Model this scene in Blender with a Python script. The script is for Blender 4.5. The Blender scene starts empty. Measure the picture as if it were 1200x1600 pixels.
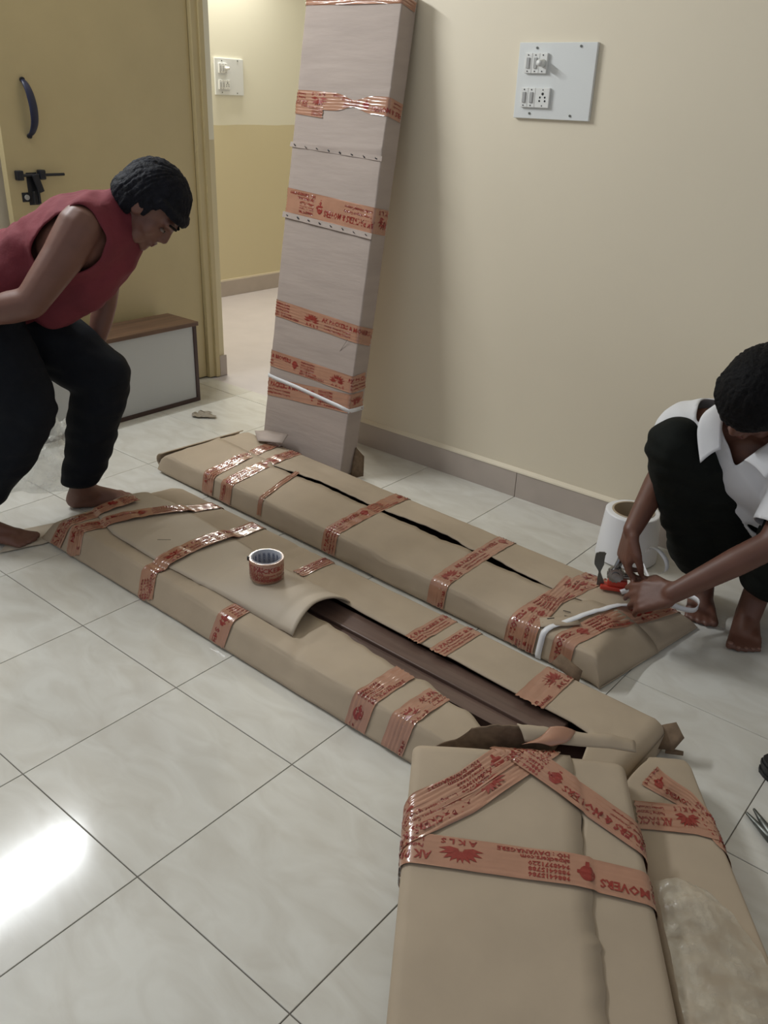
import bpy, bmesh, math, random
import numpy as np
from mathutils import Vector, Matrix, noise, Quaternion
random.seed(7); rng = np.random.default_rng(7)
sc = bpy.context.scene
COL = sc.collection
PI = math.pi

# ---------------------------------------------------------------- camera
RV = (1.91431727, 0.717914456, -0.402597103)
F_PX = 1340.77767
CAM = Vector((1.4427746, -0.6098055, 1.31524375))
th = math.sqrt(sum(a*a for a in RV))
Rcw = Matrix.Rotation(th, 3, Vector(RV).normalized())      # world -> camera (x right, y down, z forward)
cam = bpy.data.cameras.new('camera'); co = bpy.data.objects.new('camera', cam); COL.objects.link(co)
M = Rcw.transposed()
rot = Matrix((M.col[0], -M.col[1], -M.col[2])).transposed()
co.matrix_world = Matrix.Translation(CAM) @ rot.to_4x4()
cam.sensor_fit = 'HORIZONTAL'; cam.sensor_width = 36; cam.lens = F_PX/1200*36; cam.clip_start = .05
sc.camera = co

# ---------------------------------------------------------------- light and exposure
sc.view_settings.view_transform = 'Standard'; sc.view_settings.look = 'None'
sc.view_settings.gamma = 1; sc.view_settings.use_curve_mapping = False
sc.view_settings.exposure = 0.22
w = bpy.data.worlds.new('world'); sc.world = w; w.use_nodes = True
w.node_tree.nodes['Background'].inputs[0].default_value = (.80, .84, .92, 1)
w.node_tree.nodes['Background'].inputs[1].default_value = 0.36

def area(name, loc, direction, sx, sy, power, col):
    l = bpy.data.lights.new(name, 'AREA'); l.shape = 'RECTANGLE'; l.size = sx; l.size_y = sy; l.energy = power; l.color = col
    o = bpy.data.objects.new(name, l); COL.objects.link(o); o.location = loc
    z = -Vector(direction).normalized(); x = Vector((0,1,0)); x = (x - z*x.dot(z)).normalized(); y = z.cross(x)
    o.rotation_euler = Matrix((x,y,z)).transposed().to_euler(); return o
area('tube_light', (-1.93, .52, 2.40), (1,.1,-.45), 1.1, .05, 38, (.93,.97,1.0))
area('tube_light_other_room', (-3.26, 3.3, 2.25), (1,-.1,-.6), 1.15, .05, 42, (1,.97,.9))

# ---------------------------------------------------------------- materials
def srgb(r,g,b):
    f = lambda c: (c/255/12.92 if c/255 <= .04045 else ((c/255+.055)/1.055)**2.4)
    return (f(r), f(g), f(b), 1)
def mat(name, col, rough=.6, metal=0, var=.0, scale=20, bump=0, bscale=60, coat=0, col2=None, spec=.5, aniso=None, detail=4, trans=0, alpha=1):
    m = bpy.data.materials.new(name); m.use_nodes = True; nt = m.node_tree; b = nt.nodes['Principled BSDF']
    b.inputs['Roughness'].default_value = rough; b.inputs['Metallic'].default_value = metal
    b.inputs['Coat Weight'].default_value = coat; b.inputs['Coat Roughness'].default_value = .08
    b.inputs['Specular IOR Level'].default_value = spec; b.inputs['Base Color'].default_value = col
    b.inputs['Transmission Weight'].default_value = trans; b.inputs['Alpha'].default_value = alpha
    tc = nt.nodes.new('ShaderNodeTexCoord'); mp = nt.nodes.new('ShaderNodeMapping'); nt.links.new(tc.outputs['Object'], mp.inputs[0])
    if aniso: mp.inputs['Scale'].default_value = aniso
    if var or col2:
        n = nt.nodes.new('ShaderNodeTexNoise'); n.inputs['Scale'].default_value = scale; n.inputs['Detail'].default_value = detail
        nt.links.new(mp.outputs[0], n.inputs['Vector'])
        r = nt.nodes.new('ShaderNodeValToRGB'); r.color_ramp.elements[0].position = .3; r.color_ramp.elements[1].position = .7
        c2 = col2 or tuple(c*(1+var) for c in col[:3])+(1,)
        c1 = col if col2 else tuple(c*(1-var) for c in col[:3])+(1,)
        r.color_ramp.elements[0].color = c1; r.color_ramp.elements[1].color = c2
        nt.links.new(n.outputs['Fac'], r.inputs[0]); nt.links.new(r.outputs[0], b.inputs['Base Color'])
    if bump:
        n2 = nt.nodes.new('ShaderNodeTexNoise'); n2.inputs['Scale'].default_value = bscale; n2.inputs['Detail'].default_value = 5
        nt.links.new(mp.outputs[0], n2.inputs['Vector'])
        bp = nt.nodes.new('ShaderNodeBump'); bp.inputs['Strength'].default_value = bump; bp.inputs['Distance'].default_value = .004
        nt.links.new(n2.outputs['Fac'], bp.inputs['Height']); nt.links.new(bp.outputs[0], b.inputs['Normal'])
    return m
MT = dict(
 cream=mat('cream_wall_paint', srgb(226,215,192), .55, var=.03, scale=1.2, bump=.06, bscale=25),
 ceil=mat('white_ceiling_paint', srgb(235,233,225), .8, var=.01),
 yellow=mat('yellow_door_paint', srgb(192,176,134), .38, var=.03, scale=6, bump=.05, bscale=9),
 skirting=mat('beige_skirting_tile', srgb(182,170,160), .35, var=.05, scale=9),
 grout=mat('grey_grout', srgb(118,112,104), .9),
 otherfloor=mat('pinkish_grey_stone', srgb(192,184,182), .4, var=.04, scale=7),
 card=mat('brown_cardboard', srgb(178,161,139), .72, var=.06, scale=7, bump=.30, bscale=11, spec=.35),
 cardg=mat('grey_brown_cardboard', srgb(170,156,147), .72, var=.06, scale=4, bump=.35, bscale=9, aniso=(1,1,6), spec=.35),
 cardl=mat('smooth_light_cardboard', srgb(186,172,153), .55, var=.03, scale=4, bump=.05, bscale=20, spec=.4),
 carde=mat('cardboard_torn_and_shaded', srgb(120,100,80), .9, var=.2, scale=60),  # torn board; its dark tone also paints the shade on the end lip
 tape=mat('brown_packing_tape', srgb(172,126,102), .2, var=.05, scale=30, coat=.7, bump=.1, bscale=50),
 printm=mat('red_tape_print', srgb(140,42,34), .3, coat=.4, var=.1, scale=150),
 wood=mat('dark_walnut_laminate', srgb(112,90,80), .32, col2=srgb(88,68,60), scale=9, aniso=(.35,7,7), detail=6),
 woodl=mat('walnut_laminate', srgb(112,84,66), .4, col2=srgb(82,60,48), scale=9, aniso=(7,.35,7), detail=6),
 woode=mat('dark_laminate_edge', srgb(62,42,38), .4),
 white=mat('white_laminate', srgb(186,188,188), .35, var=.01, scale=3),
 plastic=mat('white_plastic', srgb(226,226,222), .35),
 plasticg=mat('grey_plastic', srgb(170,170,168), .4),
 dark=mat('black_socket_hole', srgb(22,22,24), .6),
 chrome=mat('worn_chrome', srgb(150,150,150), .25, metal=1, var=.2, scale=40),
 steel=mat('dull_steel', srgb(110,112,108), .4, metal=.8),
 iron=mat('dark_oiled_iron', srgb(48,50,56), .4, metal=.6),
 redp=mat('red_painted_metal', srgb(190,62,46), .4, var=.1, scale=60),
 bluebl=mat('dark_blue_enamel', srgb(32,36,60), .35),
 strap=mat('white_plastic_strap', srgb(236,236,238), .35),
 black=mat('black_rubber', srgb(30,29,31), .55, bump=.2, bscale=80),
 skin1=mat('brown_skin', srgb(112,76,64), .5, var=.1, scale=14, bump=.05, bscale=120),
 skin2=mat('deep_brown_skin', srgb(104,68,54), .5, var=.1, scale=14, bump=.05, bscale=120),
 nail=mat('toe_nail', srgb(140,105,92), .35),
 hair1=mat('black_hair', srgb(16,17,25), .7, var=.4, scale=60, bump=.9, bscale=110, spec=.2),
 hair2=mat('black_hair_short', srgb(10,9,11), .75, var=.4, scale=60, bump=.9, bscale=110, spec=.2),
 eye=mat('eye_white', srgb(120,105,96), .3), iris=mat('dark_iris', srgb(28,18,14), .15),
 lip=mat('brown_lip', srgb(102,58,52), .45),
 maroon=mat('maroon_knit', srgb(112,40,50), .85, var=.12, scale=10, bump=.35, bscale=70),
 navy=mat('near_black_trouser_cloth', srgb(20,23,29), .85, var=.15, scale=14, bump=.2, bscale=120, spec=.2),
 olive=mat('black_green_trouser_cloth', srgb(20,23,20), .85, var=.15, scale=14, bump=.2, bscale=120, spec=.2),
 shirt=mat('white_shirt_cotton', srgb(222,222,224), .8, var=.03, scale=9, bump=.12, bscale=90),
 paper=mat('grey_paper', srgb(150,140,125), .7, var=.15, scale=30),
 cloth=mat('grey_rag', srgb(130,130,134), .9, var=.1, scale=25, bump=.5, bscale=60),
 label=mat('printed_core_paper', srgb(176,178,188), .6, var=.03),
 blueink=mat('blue_grey_ink', srgb(92,100,128), .6),
 plate=mat('pale_laminate_plate', srgb(222,224,222), .35),
)
def tile_mat():
    m = bpy.data.materials.new('polished_cream_floor_tile'); m.use_nodes = True; nt = m.node_tree; b = nt.nodes['Principled BSDF']; L = nt.links.new
    tc = nt.nodes.new('ShaderNodeTexCoord'); oi = nt.nodes.new('ShaderNodeObjectInfo')
    add = nt.nodes.new('ShaderNodeVectorMath'); add.operation = 'ADD'; sc_ = nt.nodes.new('ShaderNodeVectorMath'); sc_.operation = 'SCALE'; sc_.inputs['Scale'].default_value = 2.3
    L(oi.outputs['Location'], sc_.inputs[0]); L(tc.outputs['Object'], add.inputs[0]); L(sc_.outputs[0], add.inputs[1])
    mp = nt.nodes.new('ShaderNodeMapping'); mp.inputs['Rotation'].default_value = (0,0,.9); mp.inputs['Scale'].default_value = (1,2.2,1); L(add.outputs[0], mp.inputs[0])
    n = nt.nodes.new('ShaderNodeTexNoise'); n.inputs['Scale'].default_value = 6; n.inputs['Detail'].default_value = 7; n.inputs['Distortion'].default_value = 1.2; L(mp.outputs[0], n.inputs['Vector'])
    r = nt.nodes.new('ShaderNodeValToRGB'); r.color_ramp.elements[0].position = .32; r.color_ramp.elements[0].color = srgb(206,202,192)
    r.color_ramp.elements[1].position = .66; r.color_ramp.elements[1].color = srgb(219,217,209); L(n.outputs['Fac'], r.inputs[0]); L(r.outputs[0], b.inputs['Base Color'])
    b.inputs['Roughness'].default_value = .13; b.inputs['Specular IOR Level'].default_value = .5
    n2 = nt.nodes.new('ShaderNodeTexNoise'); n2.inputs['Scale'].default_value = 5; L(add.outputs[0], n2.inputs['Vector'])
    bp = nt.nodes.new('ShaderNodeBump'); bp.inputs['Strength'].default_value = .12; bp.inputs['Distance'].default_value = .003; L(n2.outputs['Fac'], bp.inputs['Height']); L(bp.outputs[0], b.inputs['Normal'])
    return m
MT['tile'] = tile_mat()
def twotone():
    m = bpy.data.materials.new('two_tone_wall_paint'); m.use_nodes = True; nt = m.node_tree; b = nt.nodes['Principled BSDF']; L = nt.links.new
    g = nt.nodes.new('ShaderNodeNewGeometry'); s = nt.nodes.new('ShaderNodeSeparateXYZ'); L(g.outputs['Position'], s.inputs[0])
    n = nt.nodes.new('ShaderNodeTexNoise'); n.inputs['Scale'].default_value = 3; L(g.outputs['Position'], n.inputs['Vector'])
    ma = nt.nodes.new('ShaderNodeMath'); ma.operation = 'MULTIPLY_ADD'; ma.inputs[1].default_value = .02; L(n.outputs['Fac'], ma.inputs[0]); L(s.outputs['Z'], ma.inputs[2])
    c = nt.nodes.new('ShaderNodeMath'); c.operation = 'GREATER_THAN'; c.inputs[1].default_value = 1.122; L(ma.outputs[0], c.inputs[0])
    x = nt.nodes.new('ShaderNodeMix'); x.data_type = 'RGBA'; x.inputs['A'].default_value = srgb(214,202,166); x.inputs['B'].default_value = srgb(232,228,208)
    L(c.outputs[0], x.inputs['Factor']); L(x.outputs['Result'], b.inputs['Base Color']); b.inputs['Roughness'].default_value = .5
    return m
MT['twotone'] = twotone()
def film(name, fac, tint, bsc):
    m = bpy.data.materials.new(name); m.use_nodes = True; nt = m.node_tree; b = nt.nodes['Principled BSDF']; L = nt.links.new
    b.inputs['Base Color'].default_value = tint; b.inputs['Roughness'].default_value = .18; b.inputs['Coat Weight'].default_value = .6
    t = nt.nodes.new('ShaderNodeBsdfTransparent'); mx = nt.nodes.new('ShaderNodeMixShader'); mx.inputs[0].default_value = fac
    L(t.outputs[0], mx.inputs[1]); L(b.outputs[0], mx.inputs[2]); L(mx.outputs[0], nt.nodes['Material Output'].inputs[0])
    tc = nt.nodes.new('ShaderNodeTexCoord'); n = nt.nodes.new('ShaderNodeTexNoise'); n.inputs['Scale'].default_value = bsc; n.inputs['Detail'].default_value = 5; L(tc.outputs['Object'], n.inputs['Vector'])
    bp = nt.nodes.new('ShaderNodeBump'); bp.inputs['Strength'].default_value = .7; bp.inputs['Distance'].default_value = .01; L(n.outputs['Fac'], bp.inputs['Height']); L(bp.outputs[0], b.inputs['Normal'])
    r = nt.nodes.new('ShaderNodeMapRange'); r.inputs['From Min'].default_value = .35; r.inputs['From Max'].default_value = .7; r.inputs['To Min'].default_value = fac*.4; r.inputs['To Max'].default_value = fac*1.6
    L(n.outputs['Fac'], r.inputs[0]); L(r.outputs[0], mx.inputs[0])
    return m
MT['film'] = film('clear_plastic_film', .34, srgb(222,222,216), 14)
MT['bubble'] = film('cloudy_plastic_film', .36, srgb(205,198,180), 26)

# ---------------------------------------------------------------- helpers
def link_mesh(name, me, m=None, parent=None, smooth=False):
    o = bpy.data.objects.new(name, me); COL.objects.link(o)
    if m is not None and not me.materials: me.materials.append(MT[m] if isinstance(m, str) else m)
    if smooth: me.polygons.foreach_set('use_smooth', [True]*len(me.polygons))
    if parent is not None:
        o.parent = parent; o.matrix_parent_inverse = Matrix.Translation(-Vector(parent.location)) if parent.type == 'EMPTY' else Matrix()
    return o
def obj(name, bm, m, parent=None, smooth=False):
    bmesh.ops.recalc_face_normals(bm, faces=bm.faces[:])
    me = bpy.data.meshes.new(name); bm.to_mesh(me); bm.free(); return link_mesh(name, me, m, parent, smooth)
def npmesh(name, V, Fc, m, parent=None, smooth=True):
    me = bpy.data.meshes.new(name); me.from_pydata([tuple(map(float, v)) for v in V], [], [tuple(map(int, f)) for f in Fc]); me.update()
    return link_mesh(name, me, m, parent, smooth)
def thing(name, label, cat, loc=(0,0,0), group=None):
    o = bpy.data.objects.new(name, None); COL.objects.link(o); o.location = loc; o.empty_display_size = .05
    o['label'] = label; o['category'] = cat
    if group: o['group'] = group
    return o
def tag(o, label, cat, group=None):
    o['label'] = label; o['category'] = cat
    if group: o['group'] = group
    return o
def struct(o): o['kind'] = 'structure'; return o
def add_box(bm, x0,x1,y0,y1,z0,z1, bev=0, rotm=None):
    r = bmesh.ops.create_cube(bm, size=1); vs = r['verts']
    for v in vs: v.co = Vector((x0+(v.co.x+.5)*(x1-x0), y0+(v.co.y+.5)*(y1-y0), z0+(v.co.z+.5)*(z1-z0)))
    if bev:
        es = list({e for v in vs for e in v.link_edges}); q = bmesh.ops.bevel(bm, geom=es, offset=bev, segments=2, affect='EDGES', profile=.5)
        vs = list({v for f in q['faces'] for v in f.verts} | {v for v in vs if v.is_valid})
    if rotm is not None:
        for v in vs: v.co = rotm @ v.co
    return vs
def box(name, x0,x1,y0,y1,z0,z1, m, parent=None, bev=0, rotm=None):
    bm = bmesh.new(); add_box(bm, x0,x1,y0,y1,z0,z1,bev,rotm); return obj(name, bm, m, parent)
def add_cyl(bm, p0, p1, r0, r1=None, seg=20, caps=True):
    r1 = r0 if r1 is None else r1; p0 = Vector(p0); p1 = Vector(p1); d = p1-p0
    mtx = Matrix.Translation((p0+p1)/2) @ d.to_track_quat('Z','Y').to_matrix().to_4x4()
    return bmesh.ops.create_cone(bm, cap_ends=caps, segments=seg, radius1=r0, radius2=r1, depth=d.length, matrix=mtx)['verts']
def cyl(name, p0, p1, r0, m, parent=None, r1=None, seg=20):
    bm = bmesh.new(); add_cyl(bm, p0, p1, r0, r1, seg); return obj(name, bm, m, parent, smooth=False)
def catmull(P, n=8):
    P = [Vector(p) for p in P]; out = []
    for i in range(len(P)-1):
        a = P[max(i-1,0)]; b = P[i]; c = P[i+1]; d = P[min(i+2,len(P)-1)]
        for k in range(n):
            t = k/n; out.append(.5*((2*b)+(c-a)*t+(2*a-5*b+4*c-d)*t*t+(3*b-a-3*c+d)*t**3))
    out.append(P[-1]); return out
def ribbon(name, pts, wdir, width, thick, m, parent=None):
    """flat band following pts; wdir = vector or list of width directions"""
    bm = bmesh.new(); rows = []
    for i, p in enumerate(pts):
        wd = Vector(wdir[i] if isinstance(wdir, list) else wdir).normalized()
        tg = (Vector(pts[min(i+1,len(pts)-1)])-Vector(pts[max(i-1,0)])).normalized(); wd = (wd-tg*wd.dot(tg)).normalized(); nn = tg.cross(wd)
        rows.append([bm.verts.new(Vector(p)+wd*a*width/2+nn*b*thick/2) for a,b in ((-1,-1),(1,-1),(1,1),(-1,1))])
    for a,b in zip(rows, rows[1:]):
        for k in range(4): bm.faces.new((a[k], a[(k+1)%4], b[(k+1)%4], b[k]))
    bm.faces.new(rows[0][::-1]); bm.faces.new(rows[-1])
    return obj(name, bm, m, parent, smooth=True)
def nz(x,y,z=0,s=1.0): return noise.noise(Vector((x*s,y*s,z*s)))
def vnoise(X, Y, f, seed=0):
    """cheap smooth pseudo noise for arrays"""
    r = np.random.default_rng(seed); out = 0
    for k in range(6):
        a = r.uniform(-1,1,2)*f*(1+k*.45); ph = r.uniform(0,6.28); out = out+np.sin(a[0]*X+a[1]*Y+ph)/(1+k*.4)
    return out/3.5

# ================================================================ room shell
TS = .4
fl = thing('floor', '', ''); del fl['label']; del fl['category']; struct(fl)
box('grout_bed', -2.1, 3.2, -1.6, 2.1, -.03, -.0022, 'grout', fl)
me_cache = {}
def tile_mesh(wx, wy):
    k = (round(wx,3), round(wy,3))
    if k not in me_cache:
        bm = bmesh.new(); add_box(bm, -wx/2+.0011, wx/2-.0011, -wy/2+.0011, wy/2-.0011, -.02, 0)
        es = [e for e in bm.edges if all(v.co.z > -.001 for v in e.verts)]; bmesh.ops.bevel(bm, geom=es, offset=.0007, segments=1, affect='EDGES')
        me = bpy.data.meshes.new('tile'); bm.to_mesh(me); bm.free(); me.materials.append(MT['tile']); me_cache[k] = me
    return me_cache[k]
xs = [-2.1]+[TS*i for i in range(-5,9)]
ys = [TS*j for j in range(-4,6)]+[2.1]
for i in range(len(xs)-1):
    for j in range(len(ys)-1):
        x0,x1,y0,y1 = xs[i],xs[i+1],ys[j],ys[j+1]
        if y0 >= 1.99 and x0 > -.7: continue
        o = bpy.data.objects.new('tile', tile_mesh(x1-x0, y1-y0)); COL.objects.link(o); o.parent = fl; o.location = ((x0+x1)/2, (y0+y1)/2, random.uniform(-.0003,.0003))
WR = 1.958; XE = -.86
o = struct(box('wall_right', XE, 3.2, WR, 2.19, -.03, 2.8, 'cream')); 
o = struct(box('wall_left', -2.12, -2.0, -1.6, 2.19, -.03, 2.8, 'cream'))
struct(box('ceiling', -4, 3.2, -1.6, 5.2, 2.8, 2.9, 'ceil'))
# skirting of the long wall: tiles with a painted plaster bead above
sk = thing('baseboard_right','',''); del sk['label']; del sk['category']; struct(sk)
for a,b in ((XE-.006,-.001),(.001,.6),(.602,1.2),(1.202,1.8),(1.802,2.4),(2.402,3.2)): box('skirting_tile', a,b, WR-.012, WR+.002, 0, .097, 'skirting', sk, bev=.001)
bm = bmesh.new()
vs = [bm.verts.new(c) for x in (XE-.006,3.2) for c in ((x,WR-.014,.098),(x,WR-.012,.103),(x,WR,.112),(x,WR+.002,.098))]
for k in range(4): bm.faces.new((vs[k],vs[(k+1)%4],vs[4+(k+1)%4],vs[4+k]))
obj('plaster_bead', bm, 'cream', sk)
# doorway: lintel, frame, reveal
struct(box('wall_doorway', -2.0, XE, WR, 2.19, 2.08, 2.8, 'cream'))
struct(box('trim_1', -2.0, -1.90, 2.15, 2.19, 0, 2.08, 'twotone'))
dj = struct(box('trim_2', -2.0, -1.897, 2.09, 2.15, 0.004, 2.08, 'yellow', bev=.003)); 
box('door_stop', -1.897, -1.885, 2.125, 2.148, .004, 2.08, 'yellow', dj)
struct(box('trim_3', XE-.05, XE, 2.06, 2.15, 0, 2.08, 'yellow'))
struct(box('trim_4', -1.897, XE-.05, 2.06, 2.15, 2.02, 2.08, 'yellow'))
# other room
struct(box('floor', -3.5, XE, 2.1, 5.2, -.03, -.001, 'otherfloor'))
struct(box('wall_far', -3.46, -3.34, 2.19, 5.2, -.03, 2.8, 'twotone'))
struct(box('wall_back', -3.46, 1.0, 5.2, 5.3, -.03, 2.8, 'twotone'))
struct(box('wall_near', -3.46, -2.0, 2.15, 2.19, -.03, 2.8, 'twotone'))
bb = struct(box('baseboard_far', -3.342, -3.328, 2.19, 5.2, 0, .105, 'skirting')); box('plaster_bead', -3.342, -3.334, 2.19, 5.2, .105, .115, 'cream', bb)
struct(box('baseboard_reveal', -1.905, -1.888, 2.152, 2.197, 0, .105, 'skirting', bev=.002))

# door leaf, opened flat against the left wall
dr = thing('door_1','',''); del dr['label']; del dr['category']; struct(dr)
box('door_leaf', -1.955, -1.92, 1.18, 2.088, .008, 2.03, 'yellow', dr, bev=.0015)
for z in (.3,1.1,1.8): cyl('hinge', (-1.912,2.094,z-.04), (-1.912,2.094,z+.04), .006, 'yellow', dr)
# pull handle: bowed flattened bar
bm = bmesh.new(); P = catmull([(-1.918,1.292,1.325),(-1.900,1.293,1.312),(-1.885,1.297,1.28),(-1.880,1.302,1.23),(-1.885,1.302,1.18),(-1.900,1.296,1.145),(-1.918,1.291,1.132)],6)
prev = None
for i,pt in enumerate(P):
    t = i/(len(P)-1); wy = .010+.010*math.sin(PI*t); wx = .006
    tg = (P[min(i+1,len(P)-1)]-P[max(i-1,0)]).normalized(); nn = tg.cross(Vector((0,1,0))).normalized()
    ring = [bm.verts.new(pt+Vector((0,1,0))*math.cos(a)*wy*.85+nn*math.sin(a)*wx) for a in [k*PI/6 for k in range(12)]]
    if prev:
        for k in range(12): bm.faces.new((prev[k],prev[(k+1)%12],ring[(k+1)%12],ring[k]))
    else: bm.faces.new(ring[::-1])
    prev = ring
bm.faces.new(prev); dh = obj('door_handle', bm, 'bluebl', dr, smooth=True)
for z in (1.326,1.131): cyl('screw_cap', (-1.922,1.291,z), (-1.911,1.291,z), .009, 'iron', dr)
# sliding bolt with padlock flap
bo = cyl('sliding_bolt', (-1.905,1.214,.992), (-1.905,1.412,.990), .0055, 'iron', dr)
for y in (1.222,1.315):
    box('bolt_keeper', -1.921,-1.894, y-.013,y+.013, .974,1.010, 'iron', bo, bev=.004)
box('bolt_hasp', -1.904,-1.896, 1.278,1.306, .925,.995, 'iron', bo, bev=.003, rotm=Matrix.Translation((0,1.29,.96))@Matrix.Rotation(.28,4,'X')@Matrix.Translation((0,-1.29,-.96)))
box('hasp_prong', -1.904,-1.896, 1.262,1.272, .885,.932, 'iron', bo, bev=.002); box('hasp_prong', -1.904,-1.896, 1.284,1.294, .885,.935, 'iron', bo, bev=.002)
box('bolt_backplate', -1.921,-1.918, 1.256,1.30, .88,1.0, 'iron', bo, bev=.001)
kh = box('keyhole_plate', -1.921,-1.917, 1.228,1.258, .893,.928, 'iron', dr, bev=.001)
cyl('lock_cylinder', (-1.918,1.246,.910), (-1.912,1.246,.910), .010, 'plasticg', kh)

# ================================================================ switch boards
def switch_board(x0,x1,z0,z1, label, plane, T, cat='switch board', detail=True):
    """T maps board coordinates (u along, d out of wall, z up) to the world"""
    b = thing('switch_board', label, cat, T(x0,0,z0))
    def bx(name, u0,u1,d0,d1,za,zb,m,par,bev=0):
        bm = bmesh.new(); vs = add_box(bm,u0,u1,d0,d1,za,zb,bev)
        for v in bm.verts: v.co = Vector(T(*v.co))
        return obj(name,bm,m,par)
    bx('plate', x0,x1,0,.012,z0,z1,'plate',b,.0015)
    W = x1-x0; H = z1-z0
    for u,z in ((.24,.93),(.80,.95),(.22,.07),(.76,.06)):
        bm = bmesh.new(); add_cyl(bm, T(x0+W*u,.011,z0+H*z), T(x0+W*u,.0145,z0+H*z), .0035, seg=10); obj('screw', bm, 'steel', b)
    def sw(u, z, wu, h):
        m_ = bx('switch_module', u,u+wu,.011,.021,z,z+h,'plastic',b,.0012)
        rk = bx('rocker', u+wu*.28,u+wu*.72,.02,.0245,z+h*.24,z+h*.78,'plasticg',m_,.001)
        for q in (.1,.9):
            bm = bmesh.new(); add_cyl(bm, T(u+wu*.45,.0195,z+h*q), T(u+wu*.45,.0222,z+h*q), .0019, seg=8); obj('module_screw', bm, 'dark', m_)
        return m_
    mz = H*.262; wu = W*.095
    u0 = x0+W*.11; zt = z0+H*.60; zb = z0+H*.15
    for k in range(2): sw(u0+k*wu*1.03, zt, wu, mz)
    m3 = bx('regulator_module', u0+2*wu*1.03,u0+3*wu*1.03,.011,.021,zt,zt+mz,'plastic',b,.0012)
    c = (u0+2.6*wu, zt+mz*.5)
    bm = bmesh.new(); add_cyl(bm, T(c[0],.02,c[1]), T(c[0],.048,c[1]), .011, .009, 16); obj('regulator_knob', bm, 'plastic', m3, True)
    for q in (.1,.9):
        bm = bmesh.new(); add_cyl(bm, T(u0+2.5*wu,.0195,zt+mz*q), T(u0+2.5*wu,.0222,zt+mz*q), .0019, seg=8); obj('module_screw', bm, 'dark', m3)
    u0 -= W*.012
    for k in range(2): sw(u0+k*wu*1.03, zb, wu, mz)
    ms = bx('socket_module', u0+2*wu*1.03,u0+3.9*wu*1.03,.011,.021,zb,zb+mz,'plastic',b,.0012)
    cu = u0+3*wu*1.03
    for du,q,r in ((0,.1,.0019),(0,.9,.0019),(-.0,.7,.0042),(-.0085,.52,.003),(.0085,.52,.003),(-.0095,.34,.003),(.0095,.34,.003)):
        bm = bmesh.new(); add_cyl(bm, T(cu+du,.0195,zb+mz*q), T(cu+du,.0215,zb+mz*q), r, seg=10); obj('socket_hole', bm, 'dark', ms)
switch_board(-.155,.108,1.271,1.480,'large white switch board with a dimmer knob on the cream wall above the skirting', None, lambda u,d,z:(u,WR-d,z))
switch_board(3.42,3.658,1.290,1.502,'small distant white switch board on the two tone wall seen through the doorway', None, lambda u,d,z:(-3.34+d,u,z))

# ================================================================ tape print (flat, metres; x along, y across)
TW = .062
def text_geo(body, size, sx=1.0):
    cu = bpy.data.curves.new('t','FONT'); cu.body = body; cu.size = size; cu.resolution_u = 1; cu.align_x = 'LEFT'; cu.offset = size*.03
    o = bpy.data.objects.new('t', cu); COL.objects.link(o); dg = bpy.context.evaluated_depsgraph_get(); me = bpy.data.meshes.new_from_object(o.evaluated_get(dg))
    V = np.array([v.co[:2] for v in me.vertices]).reshape(-1,2)*[sx,1]; Fc = [tuple(p.vertices) for p in me.polygons]
    bpy.data.objects.remove(o); bpy.data.meshes.remove(me); bpy.data.curves.remove(cu); return V, Fc
UNIT = []      # list of (V,F) glyph groups placed
def put(body, x, y, size, sx=1.0):
    V, Fc = text_geo(body, size, sx); UNIT.append((V+[x,y], Fc)); return V[:,0].max()
def poly(pts): UNIT.append((np.array(pts,float), [tuple(range(len(pts)))]))
cx, cy = .042, -.004         # winged lotus emblem
for sgn in (-1,1):
    for k,(a,l,wd) in enumerate(((80,.024,.005),(55,.028,.0058),(35,.033,.006),(17,.037,.005),(2,.037,.0045))):
        a = math.radians(a); d = np.array([math.cos(a)*sgn, math.sin(a)]); n_ = np.array([-d[1],d[0]]); b0 = np.array([cx,cy-.004])+d*.004
        poly([b0, b0+d*l*.45+n_*wd, b0+d*l, b0+d*l*.45-n_*wd])
put('A K L S', .015, -.026, .014, 1.5)
wbig = put('AK PACKERS & MOVERS', .095, .004, .0225, 1.0)
put('Packing Transport Company', .11, -.009, .0095, 1.2); put('Loading Unloading Company', .11, -.021, .0095, 1.2)
bx0 = .095+wbig+.022         # round emblem
dv=[(bx0,.003)]; df=[]
for i_ in range(1,5): dv += [(bx0+.0035*i_*math.cos(k*PI/9), .003+.0035*i_*math.sin(k*PI/9)) for k in range(18)]
for k in range(18):
    df.append((0,1+k,1+(k+1)%18))
    for i_ in range(3): a_=1+18*i_; df.append((a_+k,a_+18+k,a_+18+(k+1)%18,a_+(k+1)%18))
UNIT.append((np.array(dv), df))
poly([(bx0-.004,-.008),(bx0+.004,-.008),(bx0+.003,-.019),(bx0-.003,-.019)]); poly([(bx0+.009,-.002),(bx0+.018,-.001),(bx0+.018,.005),(bx0+.010,.006)])
tx = bx0+.030
for k,s_ in enumerate(('9886415786','9886415788','9448971220','akpackers.com','HO : DAVANAGERE')): put(s_, tx, .017-.0108*k, .0112, 1.3)
ULEN = tx+.150
UV_ = []; UF_ = []; n0 = 0
for V,Fc in UNIT:
    UV_.append(V); UF_ += [tuple(i+n0 for i in f) for f in Fc]; n0 += len(V)
UV_ = np.vstack(UV_)
UFx = [np.array([UV_[i,0] for i in f]) for f in UF_]

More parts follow.
